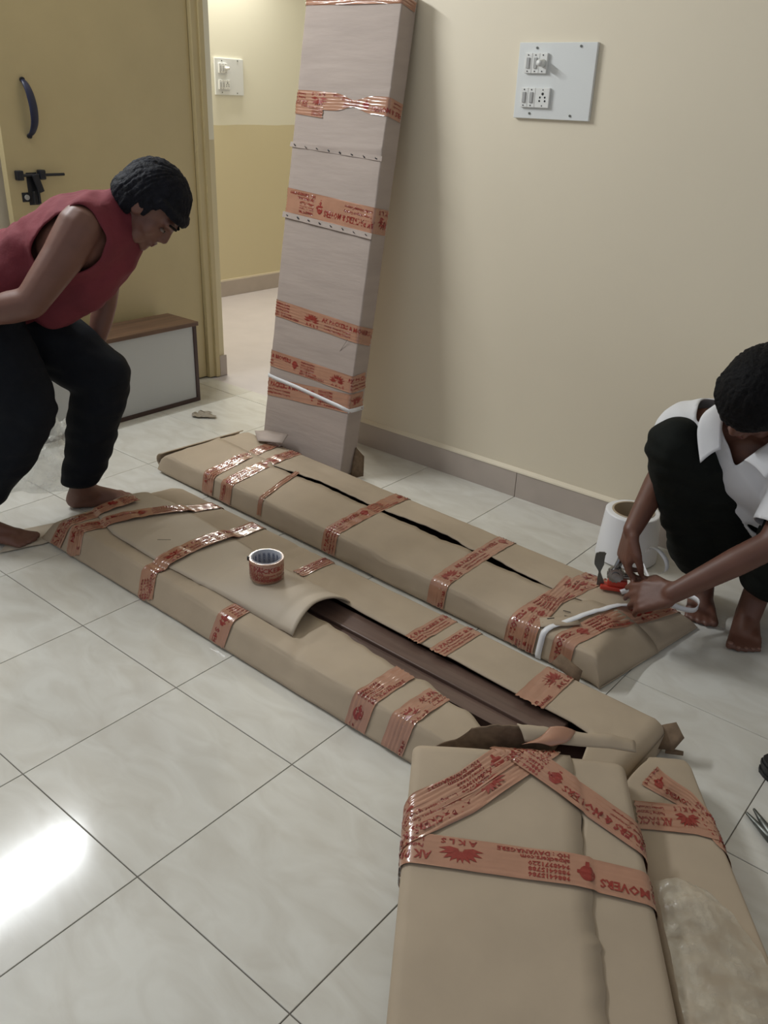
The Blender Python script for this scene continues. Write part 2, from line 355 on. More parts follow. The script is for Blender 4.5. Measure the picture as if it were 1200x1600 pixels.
# ================================================================ wrapped cardboard packages
class Pack:
    """Wrapped flat package. t runs along it (m), s round its girth: 0 bottom near edge, H near top edge, H+W far top edge."""
    def __init__(s, T, W, H, place, r=.014):
        s.T,s.W,s.H,s.place,s.r = T,W,H,place,r; s.L = 2*(W+H); s.sg = 1.0
        t = np.array([T*.5,T*.5]); p,n = s.fn(t, np.array([H+W*.5, H+W+H+W*.5])); s.sg = 1.0 if (p[0]-p[1])@n[0] > 0 else -1.0   # outward side
    def sec(s, q):
        W,H,r = s.W,s.H,s.r; q = np.mod(q, s.L)
        x = np.where(q<H, 0, np.where(q<H+W, q-H, np.where(q<2*H+W, W, W-(q-2*H-W))))
        z = np.where(q<H, q, np.where(q<H+W, H, np.where(q<2*H+W, H-(q-H-W), 0)))
        # round the corners: pull points inside the rounded rectangle
        dx = np.where(x<r, r-x, np.where(x>W-r, x-(W-r), 0)); dz = np.where(z<r, r-z, np.where(z>H-r, z-(H-r), 0))
        sx = np.where(x<r,-1,1); sz = np.where(z<r,-1,1); d = np.sqrt(dx*dx+dz*dz)+1e-9
        k = np.where((dx>0)&(dz>0), r/d, 1)
        both = (dx>0)&(dz>0)
        x2 = np.where(both, np.where(sx<0, r, W-r)+sx*dx*k, x); z2 = np.where(both, np.where(sz<0, r, H-r)+sz*dz*k, z)
        return x2/W, z2/H
    def f(s, t, q): a,b = s.sec(q); return s.place(t, a, b)
    def fn(s, t, q, e=.003):
        p = s.f(t,q); d1 = s.f(t+e,q)-s.f(t-e,q); d2 = s.f(t,q+e)-s.f(t,q-e); n = np.cross(d1,d2)*s.sg; n /= np.linalg.norm(n,axis=-1,keepdims=True)+1e-12
        return p, n
def grid_faces(n, m, off=0):
    return [(off+i*m+j, off+i*m+j+1, off+(i+1)*m+j+1, off+(i+1)*m+j) for i in range(n-1) for j in range(m-1)]
def wrap(pk, name, m, parent, A=None, B=None, nt=None, thick=.003, lift=None, t0=0, t1=None):
    """sheet round the package, open between s=A(t) (near flap edge) and s=B(t) (far flap edge)"""
    t1 = pk.T if t1 is None else t1; nt = nt or int((t1-t0)/.012); ts = np.linspace(t0,t1,nt); W,H,r,L = pk.W,pk.H,pk.r,pk.L
    V = []; cols = None
    for t in ts:
        if A is None: a = -.001; b = 0
        else: a = A(t); b = B(t)
        brk = [b, H+W-r, H+W, H+W+r, 2*H+W-r, 2*H+W, 2*H+W+r, L-r, L, L+r, L+H-r, L+H, L+H+r, L+a]
        num = [8,3,3,4,3,3,6,3,3,4,3,3,8]; q = np.concatenate([np.linspace(brk[i],brk[i+1],num[i],endpoint=False) for i in range(len(num))]+[[brk[-1]]])
        if A is None: q = np.concatenate([np.linspace(x0_,x1_,k_,endpoint=False) for x0_,x1_,k_ in ((-W*.5,-r,6),(-r,0,3),(0,r,3),(r,H-r,4),(H-r,H,3),(H,H+r,3),(H+r,H+W-r,16),(H+W-r,H+W,3),(H+W,H+W+r,3),(H+W+r,2*H+W-r,4),(2*H+W-r,2*H+W,3),(2*H+W,2*H+W+r,3),(2*H+W+r,L-W*.5,6))]+[[L-W*.5]])
        p,n = pk.fn(np.full_like(q,t), q)
        if lift is not None: p = p+n*lift(t, q, b, L+a)[:,None]
        V.append(p)
    k = len(V[0]); V = np.vstack(V); Fc = grid_faces(nt, k)
    if pk.sg > 0: Fc = [f[::-1] for f in Fc]
    o = npmesh(name, V, Fc, m, parent)
    sd = o.modifiers.new('sheet','SOLIDIFY'); sd.thickness = thick; sd.offset = -1
    return o
def tape(pk, pts, parent, width=TW, phase=0.0, lift=.0014, flip=False, wr=.0007, prt=True, seed=1, name='tape', extra=None, twist=None):
    """pts = centre line in (t,s) metres"""
    P = np.array(pts, float); seg = np.linalg.norm(np.diff(P,axis=0),axis=1); cum = np.concatenate([[0],np.cumsum(seg)]); Lt = cum[-1]
    def cl(x): return np.stack([np.interp(x,cum,P[:,0]), np.interp(x,cum,P[:,1])],-1)
    def mp(x, y, off):
        x = np.asarray(x,float); y = np.asarray(y,float)
        c = cl(x); d = cl(np.clip(x+.02,0,Lt))-cl(np.clip(x-.02,0,Lt)); d /= np.linalg.norm(d,axis=-1,keepdims=True)+1e-9
        n2 = np.stack([-d[:,1], d[:,0]],-1)*pk.sg; yy = y*(twist(x/Lt) if twist else 1)
        q = c+n2*yy[:,None]; p,n = pk.fn(q[:,0], q[:,1])
        wv = wr*(np.sin(yy*620+seed+2.2*np.sin(x*17+seed))+.6*np.sin(yy*1100+x*23+seed*2))
        ex = extra(q[:,0], q[:,1]) if extra else 0
        return p+n*(off+wv+wr+ex)[:,None]
    nx = max(8,int(Lt/.008)); ny = 17; X = np.linspace(0,Lt,nx); Y = np.linspace(-width/2,width/2,ny)
    GX,GY = np.meshgrid(X,Y,indexing='ij')
    GX = GX.copy(); jag = rng.uniform(0,.006,ny); GX[0] += jag; GX[-1] -= rng.uniform(0,.006,ny)
    V = mp(GX.ravel(), GY.ravel(), np.full(GX.size,lift)); o = npmesh(name, V, grid_faces(nx,ny), 'tape', parent)
    if prt and Lt > .05:
        VV=[]; FF=[]; n0=0; sg = -1 if flip else 1; k0 = -phase*ULEN
        while k0 < Lt:
            keep = [f for f,xx in zip(UF_,UFx) if (k0+xx.min()>.004 and k0+xx.max()<Lt-.004)]
            if keep:
                used = sorted({i for f in keep for i in f}); rm = {i:j+n0 for j,i in enumerate(used)}
                u = UV_[used].copy(); X_ = k0+u[:,0]; Y_ = u[:,1]*(width/TW)
                if flip: X_ = Lt-X_; Y_ = -Y_
                VV.append(mp(X_, Y_, np.full(len(X_),lift+.0007))); FF += [tuple(rm[i] for i in f) for f in keep]; n0 += len(used)
            k0 += ULEN
        if VV: npmesh(name+'_print', np.vstack(VV), FF, 'printm', o, smooth=True)['kind'] = 'stuff'
    return o

# ---- far package (F), strapped one
def smooth(x): x = np.clip(x,0,1); return x*x*(3-2*x)
F_T, F_W, F_H = 1.93, .40, .078
def F_place(t,a,b):
    u = t/F_T
    x = -1.105+u*1.885; yn = 1.172-.075*u+.0*t; yf = 1.590-.105*u+.06*smooth((u-.86)/.14)
    # slanting right hand end: far side longer than near side
    x = x+.075*np.clip(a,0,1)*smooth((u-.80)/.2)+.03*a*(1-smooth(u/.2))
    wl = .03+.16*np.clip(a,0,1); g = np.clip((F_T-t)/wl,0,1)**.65; g0 = .35+.65*np.sqrt(np.clip(t/.05,0,1))
    h = F_H*g*g0; bulge = .006*np.sin(PI*np.clip(a,0,1))*b
    nzv = .0028*vnoise(x*1.0+b*.3, a*3, 12, 3)*g+.0014*vnoise(x, a*2+b*2, 40, 5)*g
    y = yn+(yf-yn)*a+.016*b*(1-2*a)*g
    dent = -.012*b*np.exp(-((x-.05)/.05)**2)*np.exp(-(a/.1)**2)-.01*b*np.exp(-((x-.46)/.09)**2)*np.exp(-(a/.08)**2)
    z = .004+h*b+(bulge+nzv)*b*g*g0+dent
    ztilt = .010*(1-g0)
    return np.stack([x+0*z, y+.0015*vnoise(x,b*4,30,9), z+ztilt],-1)
Fp = Pack(F_T, F_W, F_H, F_place)
FK = thing('cardboard_package', 'long strapped cardboard package on the floor under the crouching worker\'s tool, nearest the skirting', 'package', (0,1.3,0), 'long flat packages lying side by side on the floor')
def fx(X): return (X+1.105)/1.885*F_T
def F_gap(t):
    X = t/F_T*1.885-1.105
    c = np.interp(X,[-1.1,-.74,-.7,-.46,-.2,0,.2,.3,.46,.58,.8],[.235,.225,.223,.243,.235,.245,.235,.225,.215,.215,.21])
    w_ = np.interp(X,[-1.2,-.72,-.68,-.45,-.24,-.2,-.12,0,.1,.19,.21,.23,.27,.35,.46,.52,.56,.585,.6,1],[-.03,-.03,.006,.016,.012,.012,.016,.02,.028,.004,.004,.012,.03,.014,.008,.004,.004,.004,-.03,-.03])
    w_ = w_*(1.4 if w_ > 0 else 1)+(.003*math.sin(X*61)+.002*math.sin(X*143) if w_ > 0 else 0); return c, w_
def F_A(t): c,w_ = F_gap(t); return F_H+c-w_/2
def F_B(t): c,w_ = F_gap(t); return F_H+c+max(w_/2,-.01)
def F_lift(t,q,b,e): 
    c,w_ = F_gap(t); k = .004 if w_ < 0 else .0; return k*np.clip((q-(e-.05))/.05,0,1)+.0015*np.clip((b+.03-q)/.03,0,1)
wrap(Fp, 'cardboard_wrap', 'card', FK, F_A, F_B, nt=190, lift=F_lift)
# end closures and inner board
box('inner_panel', -.98, .60, 1.20, 1.46, .018, .052, 'woode', FK, bev=.003)
bm = bmesh.new()     # slanted end flap of the far package, runs down to the floor
e = [F_place(np.array(F_T-.0005), np.array(a), np.array(b)) for a in np.linspace(0,1,12) for b in (0,1)]
vv = [bm.verts.new(p) for p in e]
for i in range(11): bm.faces.new((vv[2*i],vv[2*i+1],vv[2*i+3],vv[2*i+2]))
obj('end_flap', bm, 'card', FK, True)
bm = bmesh.new(); N_ = 14; rows = []     # rolled left end: scroll of board
for i in range(N_):
    a = i/(N_-1); y = 1.19+.385*a; row = []
    for k in range(12):
        an = PI*.5+PI*1.25*k/11; rr = .033-.0012*k; row.append(bm.verts.new((-1.098+.030*a+rr*math.cos(an)*1.1, y, .042+rr*math.sin(an)+.002*nz(y*20,k))))
    rows.append(row)
for i in range(N_-1):
    for k in range(11): bm.faces.new((rows[i][k],rows[i][k+1],rows[i+1][k+1],rows[i+1][k]))
o = obj('rolled_end', bm, 'card', FK, True); md = o.modifiers.new('s','SOLIDIFY'); md.thickness = .003
def TF(X, Y): return (fx(X - .02*(Y>1.4)), F_H+np.clip((Y-(1.172-.075*(X+1.1)/1.885))/.40,0,1)*F_W)
def fpath(Xn, Xf, far=1.0, down=1.0, dn=0): 
    t0_ = fx(Xn); t1_ = fx(Xf); return [(t0_+dn, F_H*(1-down)+.004), (t0_, F_H), (t0_+(t1_-t0_)*far, F_H+F_W*far)]+([(t1_+.005, F_H+F_W+F_H*.8)] if far >= 1 else [])
tape(Fp, fpath(-.80,-.86), FK, phase=.1, wr=.0012, seed=2)
tape(Fp, fpath(-.70,-.74), FK, phase=.5, wr=.0010, seed=5)
tape(Fp, fpath(-.52,-.62, far=.62, down=.8), FK, width=.022, phase=.3, wr=.0016, seed=8, prt=False)
tape(Fp, fpath(-.185,-.19), FK, phase=.2, seed=3)
tape(Fp, fpath(.25,.25), FK, phase=.85, seed=4)
tape(Fp, fpath(.52,.545), FK, phase=.4, seed=6, wr=.0010)
tape(Fp, fpath(.56,.50, far=.8), FK, phase=.4, seed=7, lift=.0025, width=.045, wr=.0010)
tape(Fp, fpath(.66,.70), FK, phase=.4, seed=9, wr=.0010)
# strap round the end with its crimp
st = []
for q in np.concatenate([np.linspace(.0,F_H,7), np.linspace(F_H+.01,F_H+F_W*.80,22)]):
    X_ = .598+.075*max(0,(q-F_H))/(F_W*.8); p,n = Fp.fn(np.array([fx(X_)]), np.array([q])); st.append(Vector(p[0]+n[0]*(.0045+.004*math.sin(PI*min(1,max(0,(q-F_H)/(F_W*.8)))))))
stp = ribbon('strap', st, (1,.1,0), .016, .0012, 'strap', FK)
q = Vector(st[-2]); box('strap_seal', q.x-.011,q.x+.011,q.y-.020,q.y+.018,q.z-.001,q.z+.004,'plastic', stp, bev=.001)
# torn slit flaps near the strap and a lifted flap at the top left
def flap(name, pts, lifts, m, parent, thick=.003, z=.0):
    bm = bmesh.new(); vs = [bm.verts.new((x,y,zz)) for (x,y),zz in zip(pts,lifts)]; bm.faces.new(vs); bmesh.ops.triangulate(bm, faces=bm.faces[:]); bmesh.ops.subdivide_edges(bm, edges=bm.edges[:], cuts=2, use_grid_fill=True)
    for v in bm.verts: v.co.z += .0025*nz(v.co.x*40,v.co.y*40)
    o = obj(name,bm,m,parent,True); md = o.modifiers.new('s','SOLIDIFY'); md.thickness = thick; return o
flap('torn_flap', [(-1.0,1.575),(-.90,1.50),(-.79,1.525),(-.82,1.585),(-.92,1.59)], [.092,.098,.112,.122,.110], 'cardg', FK)
flap('torn_flap', [(.66,1.06),(.745,1.045),(.74,1.07),(.67,1.085)], [.045,.03,.055,.066], 'carde', FK)
flap('torn_flap', [(.56,1.16),(.585,1.125),(.66,1.20),(.63,1.23)], [.086,.086,.0905,.0905], 'card', FK)
for (x,y,a) in ((.585,1.175,.9),(.615,1.215,.3),(.60,1.235,.3),(.655,1.265,1.2)):
    bm = bmesh.new(); add_box(bm,-.010,.010,-.0013,.0013,0,.001); 
    for v in bm.verts: v.co = Matrix.Rotation(a,3,'Z')@v.co+Vector((x,y,.0905))
    obj('staple', bm, 'iron', FK)

# ---- near package (N) with open slot showing the bed rail
N_T, N_W, N_H = 1.93, .44, .072
def N_place(t,a,b):
    u = t/N_T; x = -.925+u*1.915; yn = .584-.022*u; yf = 1.055-.055*u
    x = x+.05*np.clip(a,0,1)*(1-smooth(u/.25))
    gL = .45+.55*np.sqrt(np.clip(t/.09,0,1)); gR = .6+.4*np.sqrt(np.clip((N_T-t)/.03,0,1)); g = gL*gR
    z = .003+N_H*g*b+(.006*np.sin(PI*np.clip(a,0,1))+.0022*vnoise(x,a*3,12,13)+.0012*vnoise(x,a*2+b*2,38,15))*b
    cr = -.004*b*np.exp(-((x-.20+.25*a)/.012)**2)-.003*b*np.exp(-((x+.30-.1*a)/.01)**2)-.003*b*np.exp(-((x+.25-.1*a)/.008)**2)
    y = yn+(yf-yn)*a+(.045+.012*vnoise(x,0*a,5,21))*b*(1-2*a)*(a<.5)+.0*a
    return np.stack([x+0*z, y+.0015*vnoise(x,b*4,30,19), z+cr],-1)
Np = Pack(N_T, N_W, N_H, N_place, r=.012)
NK = thing('cardboard_package', 'long split cardboard package on the floor with a dark bed rail in its slot', 'package', (0,.8,0), 'long flat packages lying side by side on the floor')
def nx_(X): return (X+.925)/1.915*N_T
def ns(X,Y): 
    u = (X+.925)/1.915; yn = .584-.022*u; w_ = .471-.033*u; a = (Y-yn-.045)/(w_-.09)
    a = np.where(a<.5, a, (Y-yn)/w_); return (nx_(X), N_H+np.clip(a,0,1)*N_W)
def N_A(t):
    X = t/N_T*1.915-.925; y = np.interp(X,[-1,.03,.06,.126,.235,.368,.469,.49,.547,.58,.629,.687,.75,1],[.80,.80,.775,.772,.764,.748,.742,.748,.738,.720,.724,.700,.66,.66])
    return ns(X, y+.002*math.sin(X*90))[1]
def N_B(t):
    X = t/N_T*1.915-.925; y = np.interp(X,[-1,.03,.06,.097,.278,.484,.676,.83,.88,.92,1],[.79,.79,.875,.876,.864,.862,.852,.850,.84,.69,.67])
    return max(ns(X, y)[1], N_A(t)-.01)
wrap(Np, 'cardboard_wrap', 'card', NK, N_A, N_B, nt=190)
for side,t_ in (('l',.0005),('r',N_T-.0005)):
    bm = bmesh.new(); vv = [bm.verts.new(N_place(np.array(t_), np.array(a), np.array(b))) for a in np.linspace(0,1,12) for b in (0,1)]
    for i in range(11): bm.faces.new((vv[2*i],vv[2*i+1],vv[2*i+3],vv[2*i+2]))
    obj('end_flap', bm, 'card', NK, True)
# bed rail inside: long board with a stepped ledge
br = thing('bed_rail', 'dark walnut bed rail lying in the open slot of the near long package', 'bed rail', (.4,.8,.02))
def sheared(name, x0,x1,y0,y1,z0,z1,m,par,bev=.001):
    bm = bmesh.new(); add_box(bm,x0,x1,y0,y1,z0,z1,bev)
    for v in bm.verts: v.co.y += -.020*(v.co.x-.1)
    return obj(name,bm,m,par)
sheared('board', -.55,.812,.762,.878,.020,.054,'wood',br)
sheared('ledge', -.55,.815,.806,.878,.050,.064,'wood',br,.003)
sheared('edge_band', .812,.816,.762,.878,.020,.054,'woode',br,0)
sheared('slot_shade_board', -.6,.90,.66,.95,.008,.016,'woode',br)  # dark board under the rail, its colour stands in for shade in the slot
# raised loose sheet on top, arched at its open right end
def sheet_z(X, v):
    base = N_place(nx_(X), .5+0*X, 1.0+0*X)[...,2]
    k = smooth((X+.42)/.5); arch = (.010+.034*k)*np.sin(PI*np.clip(v,0,1))**.75
    return base+.001+arch+.0015*vnoise(X,v,14,31)
def sheet_xy(u, v):
    xl = -.80-.045*np.sin(PI*.5*v)-.03*np.sin(PI*v); xr = .135-.018*np.sin(PI*v)
    X = xl+(xr-xl)*u; y0 = np.interp(X,[-.85,-.66,-.4,-.19,.14],[.735,.68,.668,.672,.664]); y1 = np.interp(X,[-.9,-.7,-.45,-.18,.14],[.935,.945,.925,.893,.884])
    return X, y0+(y1-y0)*v
U,Vv = np.meshgrid(np.linspace(0,1,90), np.linspace(0,1,22), indexing='ij'); X_,Y_ = sheet_xy(U,Vv)
Z_ = sheet_z(X_,Vv)
Z_ = Z_ + .012*np.exp(-((U)/.03)**2)*0
so = npmesh('loose_cardboard_sheet', np.stack([X_,Y_,Z_],-1).reshape(-1,3), grid_faces(90,22), 'cardl', NK); md = so.modifiers.new('s','SOLIDIFY'); md.thickness = .004; md.offset = 1
so['label'] = 'paler arched cardboard sheet'
bm = bmesh.new(); add_box(bm,-.02,.02,-.0025,.0025,0,.0012)
for v in bm.verts: v.co = Matrix.Rotation(.75,3,'Z')@Vector((v.co.x, v.co.y*(1-abs(v.co.x)/.022), v.co.z))+Vector((-.49,.745,.098))
obj('knife_slit', bm, 'dark', so)
def N_extra(t, s):
    X = t/N_T*1.915-.925; a = np.clip((s-N_H)/N_W,0,1); u = (X+.925)/1.915; Y = .584-.022*u+(.471-.033*u)*a+np.where(a<.5,.045*(1-2*a),0)
    y0 = np.interp(X,[-.85,-.66,-.4,-.19,.14],[.735,.68,.668,.672,.664]); y1 = np.interp(X,[-.9,-.7,-.45,-.18,.14],[.935,.945,.925,.893,.884])
    v = (Y-y0)/(y1-y0); k = smooth((X+.42)/.5); on = smooth((v+.06)/.08)*smooth((1.06-v)/.08)*(X>-.86)
    return on*(.0085+(.010+.034*k)*np.sin(PI*np.clip(v,0,1))**.75)
def npath(Xn, Xf, far=1.0, down=1.0, start=0.0, Xd=None):
    t0_ = nx_(Xn); t1_ = nx_(Xf); p = []
    if start <= 0: p.append((nx_(Xd if Xd is not None else Xn), N_H*(1-down)+.003))
    for k in np.linspace(max(start,0), far, 6): p.append((t0_+(t1_-t0_)*k, N_H+N_W*k))
    if far >= 1: p.append((t1_, N_H+N_W+N_H*.6))
    return p
tape(Np, npath(-.84,-.80,far=.60), NK, phase=.2, extra=N_extra, wr=.0014, seed=11)
tape(Np, npath(-.775,-.61, Xd=-.74), NK, phase=.1, extra=N_extra, wr=.0010, seed=12)
tape(Np, npath(-.40,-.39, Xd=-.37), NK, phase=.75, extra=N_extra, wr=.0012, seed=13)
tape(Np, npath(-.06,-.05,far=.26), NK, phase=.55, seed=14, wr=.0009)
tape(Np, npath(.43,.46,far=.37), NK, phase=.6, seed=15, wr=.0011)
tape(Np, npath(.54,.57,far=.34), NK, phase=.9, seed=16, wr=.0011)
tape(Np, npath(-.08,-.075,start=.70), NK, width=.045, phase=.15, seed=17)
tape(Np, npath(.36,.375,start=.635), NK, phase=.2, seed=18, width=.05)
tape(Np, npath(.44,.455,start=.635), NK, phase=.2, seed=19, width=.05)
tape(Np, npath(.73,.715,start=.62), NK, phase=.85, seed=20, width=.075)
flap('curled_corner', [(.985,.965),(1.02,.975),(1.03,1.0),(1.0,1.02),(.975,1.0)], [.02,.03,.055,.07,.06], 'carde', NK)
cyl('torn_end_tab', (1.0,.985,.012),(1.035,1.0,.014),.007,'carde',NK,r1=.005)

# ---- standing package (P) leaning on the wall
P_H, P_W, P_D = 1.63, .43, .080
tilt = math.atan(.264/1.587); ct, st_ = math.cos(tilt), math.sin(tilt)
def P_place(t,a,b):     # t up the package; a: 0 left front .. 1 right; b: 0 back .. 1 front
    x = -.995+.432*a; u = b*P_D
    u = u+(.0015*vnoise(x,t,9,41)+.0010*vnoise(x*.3,t,45,42)+.006*np.sin(PI*np.clip(a,0,1))*0)*b
    seam = .003*np.exp(-((t-1.145-.012*a)/.006)**2)-.002*np.exp(-((t-1.33-.02*a)/.006)**2)-.0015*np.exp(-((t-1.42)/.005)**2)
    u = u+seam*b
    y = 1.686-u*ct+t*st_; z = .001+t*ct+u*st_
    return np.stack([x-.0012*vnoise(t,b,20,44), y, z],-1)
Pp = Pack(P_H, P_W, P_D, P_place, r=.006)
PK = thing('cardboard_package', 'tall narrow cardboard package standing upright and leaning on the cream wall beside the doorway', 'package', (-.78,1.69,0))
wrap(Pp, 'cardboard_wrap', 'cardg', PK, nt=170)
for t_ in (.0005, P_H-.0005):
    bm = bmesh.new(); vv = [bm.verts.new(P_place(np.array(t_), np.array(a), np.array(b))) for a in np.linspace(0,1,8) for b in (0,1)]
    for i in range(7): bm.faces.new((vv[2*i],vv[2*i+1],vv[2*i+3],vv[2*i+2]))
    obj('end_flap', bm, 'cardg', PK, True)
def ppath(zl, zr, zs=None, start=0, stop=1.0, slop=1):
    c = lambda z: z/ct-.012
    p = [(c(zl)+.005, .02)] if start <= 0 else []
    p += [(c(zl)+(c(zr)-c(zl))*k, P_D+P_W*k) for k in np.linspace(max(start,.0),min(stop,1),5)]
    if stop >= 1: p.append((c(zs if zs is not None else zr), P_D+P_W+P_D*.93))
    return p
tape(Pp, ppath(1.297,1.284,1.275), PK, phase=.35, flip=True, seed=31, twist=lambda x: 1-.62*np.exp(-((x-.60)/.09)**2), wr=.0009, width=.058)
tape(Pp, ppath(1.265,1.235,start=0,stop=.33), PK, phase=.75, flip=True, seed=32, width=.035, lift=.0024)
tape(Pp, ppath(.957,.927,.925), PK, phase=.05, flip=True, seed=33, width=.085, wr=.0009)
tape(Pp, ppath(.566,.540,.53), PK, phase=.6, seed=34, wr=.0008)
tape(Pp, ppath(.374,.360,.375), PK, phase=.3, seed=35, wr=.0008)
tape(Pp, ppath(.262,.290,.30), PK, phase=.1, seed=36, wr=.0008, width=.07)
tape(Pp, [(P_H-.02,.02),(P_H-.015,P_D),(P_H-.02,P_D+P_W),(P_H-.03,P_D+P_W+P_D*.9)], PK, phase=.1, seed=37, prt=False, width=.03, wr=.0016)
pst = [Vector((Pp.fn(np.array([t_]),np.array([q_]))[0]+Pp.fn(np.array([t_]),np.array([q_]))[1]*.0045)[0]) for t_,q_ in [(.300,.01),(.298,P_D*.6),(.2965,P_D),(.292,P_D+.05),(.285,P_D+.15),(.275,P_D+.25),(.262,P_D+.38),(.254,P_D+P_W),(.258,P_D+P_W+.03),(.264,P_D+P_W+P_D)]]
ribbon('strap', pst, (0,0,1), .016, .0012, 'strap', PK)
# stapled seam lip (folded strip) and its staples
def strip_at(tl, tr, h, off, name, m='cardg'):
    xs_ = np.linspace(-.006,P_W+.004,30); V=[]
    for x in xs_:
        tc_ = tl+(tr-tl)*x/P_W
        for k,(dt,o_) in enumerate(((-h/2,.0005),(-h/2,off),(h/2,off*.8),(h/2,.0005))):
            p,n = Pp.fn(np.array([tc_+dt]), np.array([P_D+min(max(x,.006),P_W-.006)])); V.append(p[0]+n[0]*(o_+.001*math.sin(x*50))+np.array([x-min(max(x,.006),P_W-.006),0,0]))
    return npmesh(name, V, grid_faces(30,4), m, PK, smooth=False)
lip = strip_at(.905,.876,.020,.007,'seam_lip'); seam2 = strip_at(1.150,1.128,.016,.0025,'seam_lip')
for (tl,tr,par,off,n_) in ((.905,.876,lip,.0085,8),(1.148,1.126,seam2,.0040,8)):
    for k in range(n_):
        x = .02+(P_W-.04)*k/(n_-1); p,n = Pp.fn(np.array([tl+(tr-tl)*x/P_W]), np.array([P_D+x])); c = Vector(p[0]+n[0]*off)
        bm = bmesh.new(); add_box(bm,-.005,.005,-.0008,.0008,-.0011,.0011)
        for v in bm.verts: v.co = c+Matrix.Rotation(.5+random.uniform(-.4,.5),3,'Y')@v.co
        obj('staple', bm, 'iron', par)
# cut in the side and torn bottom tail
p,n = Pp.fn(np.array([.47]),np.array([P_D+.37])); bm = bmesh.new(); add_box(bm,-.045,.045,-.0008,.0008,-.0016,.0016)
for v in bm.verts: v.co = Vector(p[0]+n[0]*.001)+Matrix.Rotation(-.95,3,'Y')@Vector((v.co.x,v.co.y,v.co.z*(1-abs(v.co.x)/.048)+.01*(v.co.x/.045)**2))
obj('tear', bm, 'dark', PK)
flap('torn_bottom_tail', [(-.560,1.69),(-.553,1.655),(-.535,1.66),(-.520,1.69),(-.545,1.72)], [.11,.001,.002,.004,.07], 'carde', PK)

# ---- foreground packages
S_T, S_W, S_H = 1.05, .44, .075
def S_place(t,a,b):
    d = np.array([.562,-.827]); n_ = np.array([.827,.562]); 
    ox, oy = .651+.0*t, .497
    wdt = .415+.03*np.clip(t,0,1)
    x = ox+d[0]*t+n_[0]*a*wdt+.0*b; y = oy+d[1]*t+n_[1]*a*wdt
    # far end slants: right corner further on
    far = .0*a*(1-smooth(t/.3)); x = x-d[0]*(far-.0); y = y-d[1]*far
    zt = np.interp(t,[0,.55,1.05],[.170,.105,.085]); g = .35+.65*np.sqrt(np.clip(t/.035,0,1))
    edge = np.exp(-((a-.0)/.10)**2)*.006*0
    z0 = zt-S_H; z = z0+S_H*(1-g)*.5*0+S_H*g*b+(.007*np.sin(PI*np.clip(a,0,1))+.0015*vnoise(x,y,9,51)+.0006*vnoise(x,y,35,52))*b
    z = z-.02*(1-g)*(1-b)*0
    return np.stack([x,y,np.maximum(z,.001)],-1)
Sp = Pack(S_T, S_W, S_H, S_place, r=.020)
SK = thing('cardboard_package', 'wide cardboard package in the bottom foreground, crossed by a V of red printed tape', 'package', (1.1,.2,0), 'packages in the bottom right foreground')
def S_A(t): return S_H+S_W*np.interp(t,[0,.3,.55,1.05],[.735,.745,.748,.76])+.0025*math.sin(t*45)+.0015*math.sin(t*120)+(.010*math.exp(-((t-.41)/.008)**2))
def S_B(t): return S_A(t)-.012+.016*math.exp(-((t-.18)/.05)**2)
def S_lift(t,q,b,e): return .0045*np.clip((q-(e-.10))/.07,0,1)
wrap(Sp, 'cardboard_wrap', 'card', SK, S_A, S_B, nt=110, lift=S_lift)
bm = bmesh.new(); vv = [bm.verts.new(S_place(np.array(.0005), np.array(a), np.array(b))) for a in np.linspace(.03,.97,12) for b in (0.05,.95)]
for i in range(11): bm.faces.new((vv[2*i],vv[2*i+1],vv[2*i+3],vv[2*i+2]))
obj('end_flap', bm, 'card', SK, True)
p0 = S_place(np.array(.05),np.array(.72),np.array(.9)); p1 = S_place(np.array(.26),np.array(.78),np.array(.9))
bm = bmesh.new(); q_ = [S_place(np.array(t_),np.array(a_),np.array(.95)) for t_,a_ in ((.06,.70),(.06,.80),(.35,.80),(.35,.70))]; bm.faces.new([bm.verts.new(x) for x in q_]); obj('white_liner', bm, 'paper', SK)
def spt(t,a): return (t, S_H+S_W*a)
def S_ex(t,s): return .0045*np.clip((s-(S_H+S_W*.5))/.07,0,1)*(s<S_H+S_W*.76)+.0015
tape(Sp, [(.255,.01),(.23,S_H),spt(.16,.25),spt(.055,.52),spt(.003,.66)], SK, phase=.75, seed=52, wr=.0014, extra=S_ex, width=.062, flip=True)
tape(Sp, [(.215,.01),(.19,S_H),spt(.12,.25),spt(.003,.54)], SK, phase=.5, seed=51, wr=.0012, extra=S_ex, width=.055, flip=True, lift=.002)
tape(Sp, [spt(.003,.40),spt(.115,.72),spt(.205,1.0),(.22,S_H+S_W+S_H*.8)], SK, phase=.2, seed=53, wr=.0013, extra=S_ex, width=.058, flip=True, lift=.0030)
tape(Sp, [(.26,.005),(.265,S_H),spt(.275,.3),spt(.285,.7),spt(.30,1.0),(.305,S_H+S_W+S_H*.8)], SK, phase=(bx0-.175)/ULEN, seed=54, wr=.0003, extra=S_ex, flip=True, lift=.0024)
